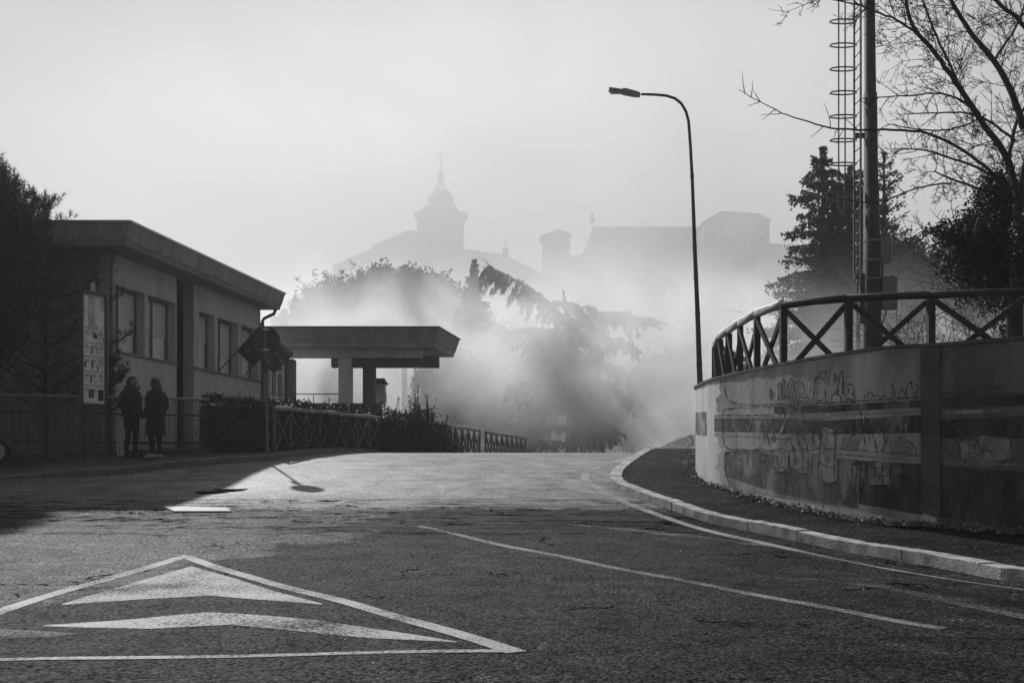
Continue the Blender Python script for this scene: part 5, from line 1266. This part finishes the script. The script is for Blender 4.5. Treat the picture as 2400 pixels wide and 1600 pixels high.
    for sd in (-1, 1):
        m = MB(); q = [r.location + f*a*s + l*sd*b_*s + Vector((0,0,z*s)) for a, b_, z in ((-.01,.15,1.38),(-.02,.215,1.28),(-.035,.235,1.10),(.03,.225,.97),(.12,.185,.91))]; m.tube(q, [x_*s for x_ in (.07,.075,.065,.058,.05)], 12); m.build('sleeve', M_cloth, r, smooth=True)
    # hair
    m = MB(); n = 16; rr = [(1.70,.02,.02,0),(1.695,.06,.06,-.005),(1.66,.095,.088,-.01),(1.60,.105,.098,-.025),(1.53,.09,.1,-.05),(1.46,.075,.105,-.07),(1.38,.06,.11,-.09),(hair_len,.035,.085,-.10)]
    for (z, a, b_, fo) in rr:
        for k in range(n):
            t = 2*math.pi*k/n; ca = math.cos(t); aa = a*(.55 if ca > .2 and z < 1.64 else 1); q = r.location + f*(ca*aa+fo+.025)*s + l*math.sin(t)*b_*s + Vector((0,0,z*s)); m.v.append(tuple(q))
    for i in range(len(rr)-1):
        for k in range(n): c_ = i*n+k; d_ = i*n+(k+1)%n; m.f.append((c_, d_, d_+n, c_+n))
    m.f.append(tuple((len(rr)-1)*n+k for k in range(n))); m.build('hair', M_hair, r, smooth=True)
    for sd in (-1, 1):
        m = MB(); q = [r.location + f*a*s + l*sd*.115*s + Vector((0,0,z*s)) for a, z in ((-.06,.05),(.0,.06),(.09,.045),(.17,.032))]; m.tube(q, [.04*s,.048*s,.045*s,.028*s], 10); m.build('shoe', shoes, r, smooth=True)
person(308, 1072, 20.55, 1.66, R(-25), 'long-haired person in dark jacket and trousers, facing half towards the camera', .86, M_cloth, 1.30)
person(365, 1076, 20.45, 1.64, R(155), 'person in a knee-length dark coat and pale shoes, facing left', .50, M_shoe, 1.32)

# ------------------------------------------------------------------ old town on the hill
def outline(name, lab, cat, px, Y, depth, mt=None, group='old town roofs in the haze', parts=None, ybase=None):
    c = P(sum(a for a, _ in px)/len(px), max(b for _, b in px), Y); r = empty(name, tuple(c), lab, cat, group); f_ = [P(a, b, Y) for a, b in px]
    m = MB(); m.prism(f_, [v + Vector((0, depth, 0)) for v in f_]); m.build('wall', mt or M_stone, r)
    return r
def win_(r, x, y, w, h, Y):
    m = MB(); c = P(x, y, Y); s_ = Y/F; m.box((c.x, Y - .02, c.z), (w*s_, .3, h*s_)); m.build('window', M_hole, r)
YT = 250
ch = outline('church', 'church with long sloping roofs and a square-based lantern tower', 'church', [(780,800),(780,622),(870,583),(872,576),(955,540),(975,540),(985,546),(1090,583),(1180,596),(1270,640),(1270,800)], YT, 26)
m = MB(); tw_ = P(1033, 583, YT+8); s_ = (YT+8)/F
prof = [(56,700),(56,588),(56,540),(58,532),(55,529),(55,520),(60,512),(66,505),(56,502),(42,500),(42,490),(38,486),(30,480),(30,472),(33,468),(17,447)]
for k in range(1): m.lathe([(a*s_*1.03, CZ+(HY-b)*s_) for a, b in prof], (tw_.x, YT+8, 0), 8, Matrix.Rotation(R(22.5), 3, 'Z'))
m.build('tower', M_stone, ch)
m = MB(); q = lambda x, y, dy=0: P(1033 + x, y, YT+8) + Vector((0, dy, 0))
for t in range(6):
    a = math.pi*t/3; m.tube([q(16*math.cos(a), 447, 16*s_*math.sin(a)), q(7*math.cos(a), 430, 7*s_*math.sin(a)), q(4*math.cos(a), 420, 4*s_*math.sin(a)), q(7*math.cos(a), 410, 7*s_*math.sin(a)), q(0, 400, 0)], .13, 5, False)
m.lathe([(.0,-.5),(.45,-.2),(.45,.2),(0,.5)], q(0,418), 8); m.lathe([(.0,-.35),(.3,0),(0,.35)], q(0,387), 8)
m.tube([q(0,447), q(0,360)], .15, 6); m.tube([q(-10,369), q(10,369)], .13, 6)
for a, b in ((-10,369),(10,369),(0,359)): m.lathe([(0,-.28),(.28,0),(0,.28)], q(a,b), 6)
m.build('spire_cross', M_metal, ch)
m = MB(); m.lathe([(.8,0),(.8,1.6),(.2,2.0),(.15,4)], P(1185, 598, YT), 6); m.build('finial', M_stone, ch)
ca = outline('bell_tower', 'small square bell tower with a slit opening and pyramid roof', 'tower', [(1272,760),(1272,555),(1266,553),(1300,540),(1306,537),(1340,548),(1340,552),(1335,555),(1335,760)], 235, 6.5)
win_(ca, 1303, 603, 5, 28, 235)
hl = outline('long_house', 'long house with a level roof ridge beside the bell tower', 'house', [(1335,800),(1335,598),(1360,596),(1385,580),(1378,562),(1390,531),(1680,531),(1760,570),(1760,800)], 242, 14)
m = MB(); p = P(1388, 531, 242); m.tube([p, P(1388, 500, 242)], .12, 6); m.lathe([(0,-.9),(.7,-.4),(.7,.4),(0,.9)], P(1388, 516, 242), 8); m.lathe([(0,-1),(.35,-.3),(.3,.6),(0,1.2)], P(1388, 505, 242), 6); m.build('weather_vane', M_metal, hl)
m = MB(); m.tube([P(1503,531,242), P(1503,512,242)], .08, 5); m.tube([P(1496,513,242), P(1511,513,242)], .08, 5); m.build('aerial', M_metal, hl)
th = outline('tall_house', 'tallest block with a hipped roof at the right end of the old town', 'house', [(1652,800),(1652,524),(1648,519),(1690,494),(1780,500),(1808,515),(1804,520),(1804,800)], 232, 14)
for x, y in ((1680,625),(1725,622),(1765,618),(1580,620)): win_(th if x > 1652 else hl, x, y, 16, 26, 232 if x > 1652 else 242)
h3 = outline('low_house', 'low wide house below the bell tower', 'house', [(1260,860),(1260,655),(1300,648),(1360,641),(1430,648),(1480,660),(1480,860)], 205, 12)
h4 = outline('low_house', 'flat-roofed house with one slit window below the long house', 'house', [(1428,860),(1428,632),(1440,630),(1560,624),(1612,636),(1612,648),(1600,650),(1600,860)], 198, 12); win_(h4, 1558, 657, 6, 22, 198)
h5 = outline('low_house', 'house with a wide gable behind the flat-roofed house', 'house', [(1370,860),(1370,645),(1460,605),(1500,625),(1500,860)], 220, 10)
for x, y in ((1700,560),(1745,562),(1785,560),(1660,690),(1700,692)): win_(th, x, y, 9, 15, 232)
for x, y in ((1420,600),(1470,598),(1520,600),(1600,572),(1640,572)): win_(hl, x, y, 8, 14, 242)
for x, y in ((900,600),(940,600)): win_(ch, x, y, 10, 16, YT)
h6 = outline('low_house', 'plain house at the right end beside the dark conifers', 'house', [(1780,800),(1780,566),(1800,570),(1880,574),(1940,580),(1940,800)], 240, 12)
h7 = outline('low_house', 'lowest long roof in the smoke above the cedar', 'house', [(1240,900),(1240,700),(1400,688),(1560,692),(1640,710),(1640,900)], 170, 12)
for k, (x, y) in enumerate(((1560,690),(1600,760),(1700,700),(1740,760))):
    px_tree('hillside_tree', x, y-30, y+50, 45, 150, 1200, .6, ['faint tree on the hillside left of the lamp post', 'faint lower tree on the hillside at the lamp post', 'faint tree on the hillside below the tall block', 'faint lower tree on the hillside by the timber fence'][k], 3, gz=10, group='trees on the hazy hillside')

# ------------------------------------------------------------------ smoke and haze
def vol_mat(name, dens, noise_amt=None, scale=.1, aniso=.6, thr=.35, col_=.99):
    m = bpy.data.materials.new(name); m.use_nodes = True; n, l = m.node_tree.nodes, m.node_tree.links; n.clear()
    o = n.new('ShaderNodeOutputMaterial'); v = n.new('ShaderNodeVolumePrincipled'); l.new(v.outputs[0], o.inputs['Volume'])
    v.inputs['Color'].default_value = (col_, col_, col_, 1); v.inputs['Anisotropy'].default_value = aniso; v.inputs['Density'].default_value = dens
    if noise_amt:
        tc = n.new('ShaderNodeTexCoord'); t = n.new('ShaderNodeTexNoise'); t.inputs['Scale'].default_value = scale; t.inputs['Detail'].default_value = 5; t.inputs['Distortion'].default_value = 1.2
        l.new(tc.outputs['Object'], t.inputs['Vector'])
        r = n.new('ShaderNodeMapRange'); r.inputs['From Min'].default_value = thr; r.inputs['From Max'].default_value = thr+.22; l.new(t.outputs[0], r.inputs[0]); r.inputs['To Min'].default_value = .06
        mp = n.new('ShaderNodeMapping'); mp.vector_type = 'POINT'; mp.inputs['Scale'].default_value = tuple(1/k for k in noise_amt); l.new(tc.outputs['Object'], mp.inputs[0])
        g = n.new('ShaderNodeTexGradient'); g.gradient_type = 'SPHERICAL'; l.new(mp.outputs[0], g.inputs[0])
        g2 = n.new('ShaderNodeMapRange'); g2.interpolation_type = 'SMOOTHSTEP'; g2.inputs['From Min'].default_value = .0; g2.inputs['From Max'].default_value = .6; l.new(g.outputs['Fac'], g2.inputs[0])
        a = n.new('ShaderNodeMath'); a.operation = 'MULTIPLY'; l.new(r.outputs[0], a.inputs[0]); l.new(g2.outputs[0], a.inputs[1])
        b = n.new('ShaderNodeMath'); b.operation = 'MULTIPLY'; b.inputs[1].default_value = dens; l.new(a.outputs[0], b.inputs[0]); l.new(b.outputs[0], v.inputs['Density'])
    return m
def smoke(c, rad, dens, scale, lab, thr=.35, an=.6):
    m = MB(); n = 16; prof = [(math.sin(math.pi*i/10), -math.cos(math.pi*i/10)) for i in range(11)]; prof[0] = (.001, -1); prof[-1] = (.001, 1)
    m.lathe(prof, (0,0,0), 20); o = m.build('smoke', vol_mat('smoke_volume', dens, rad, scale, thr=thr, aniso=an)); o.location = c
    for v in o.data.vertices: v.co = Vector((v.co.x*rad[0], v.co.y*rad[1], v.co.z*rad[2]))
    tag(o, lab, 'smoke', 'banks of smoke', 'stuff'); return o
smoke((3, 49.5, 5.5), (28, 6.5, 7.5), .26, .17, 'bank of drifting smoke low over the trees beyond the crest', .42)
smoke((-12, 57, 8), (22, 6, 7), .105, .2, 'thinner smoke in front of the stone pines', .42)
smoke((3.6, 43, 6.6), (9.5, 5.5, 5.4), .22, .22, 'faint drifting smoke in front of the cedar', .40)
smoke((14, 38, 3.5), (12, 5, 6.5), .22, .2, 'bright smoke seen through the timber fence')
smoke((8, 130, 34), (95, 35, 38), .031, .03, 'wide pall of smoke in front of the hill town', .3, .35)
m = MB(); m.box((0, 150, 47.5), (900, 420, 97)); hz_ = m.build('haze', vol_mat('haze_air', .0008, aniso=.42)); tag(hz_, 'thin even haze filling the air over the whole scene', 'haze', kind='stuff')
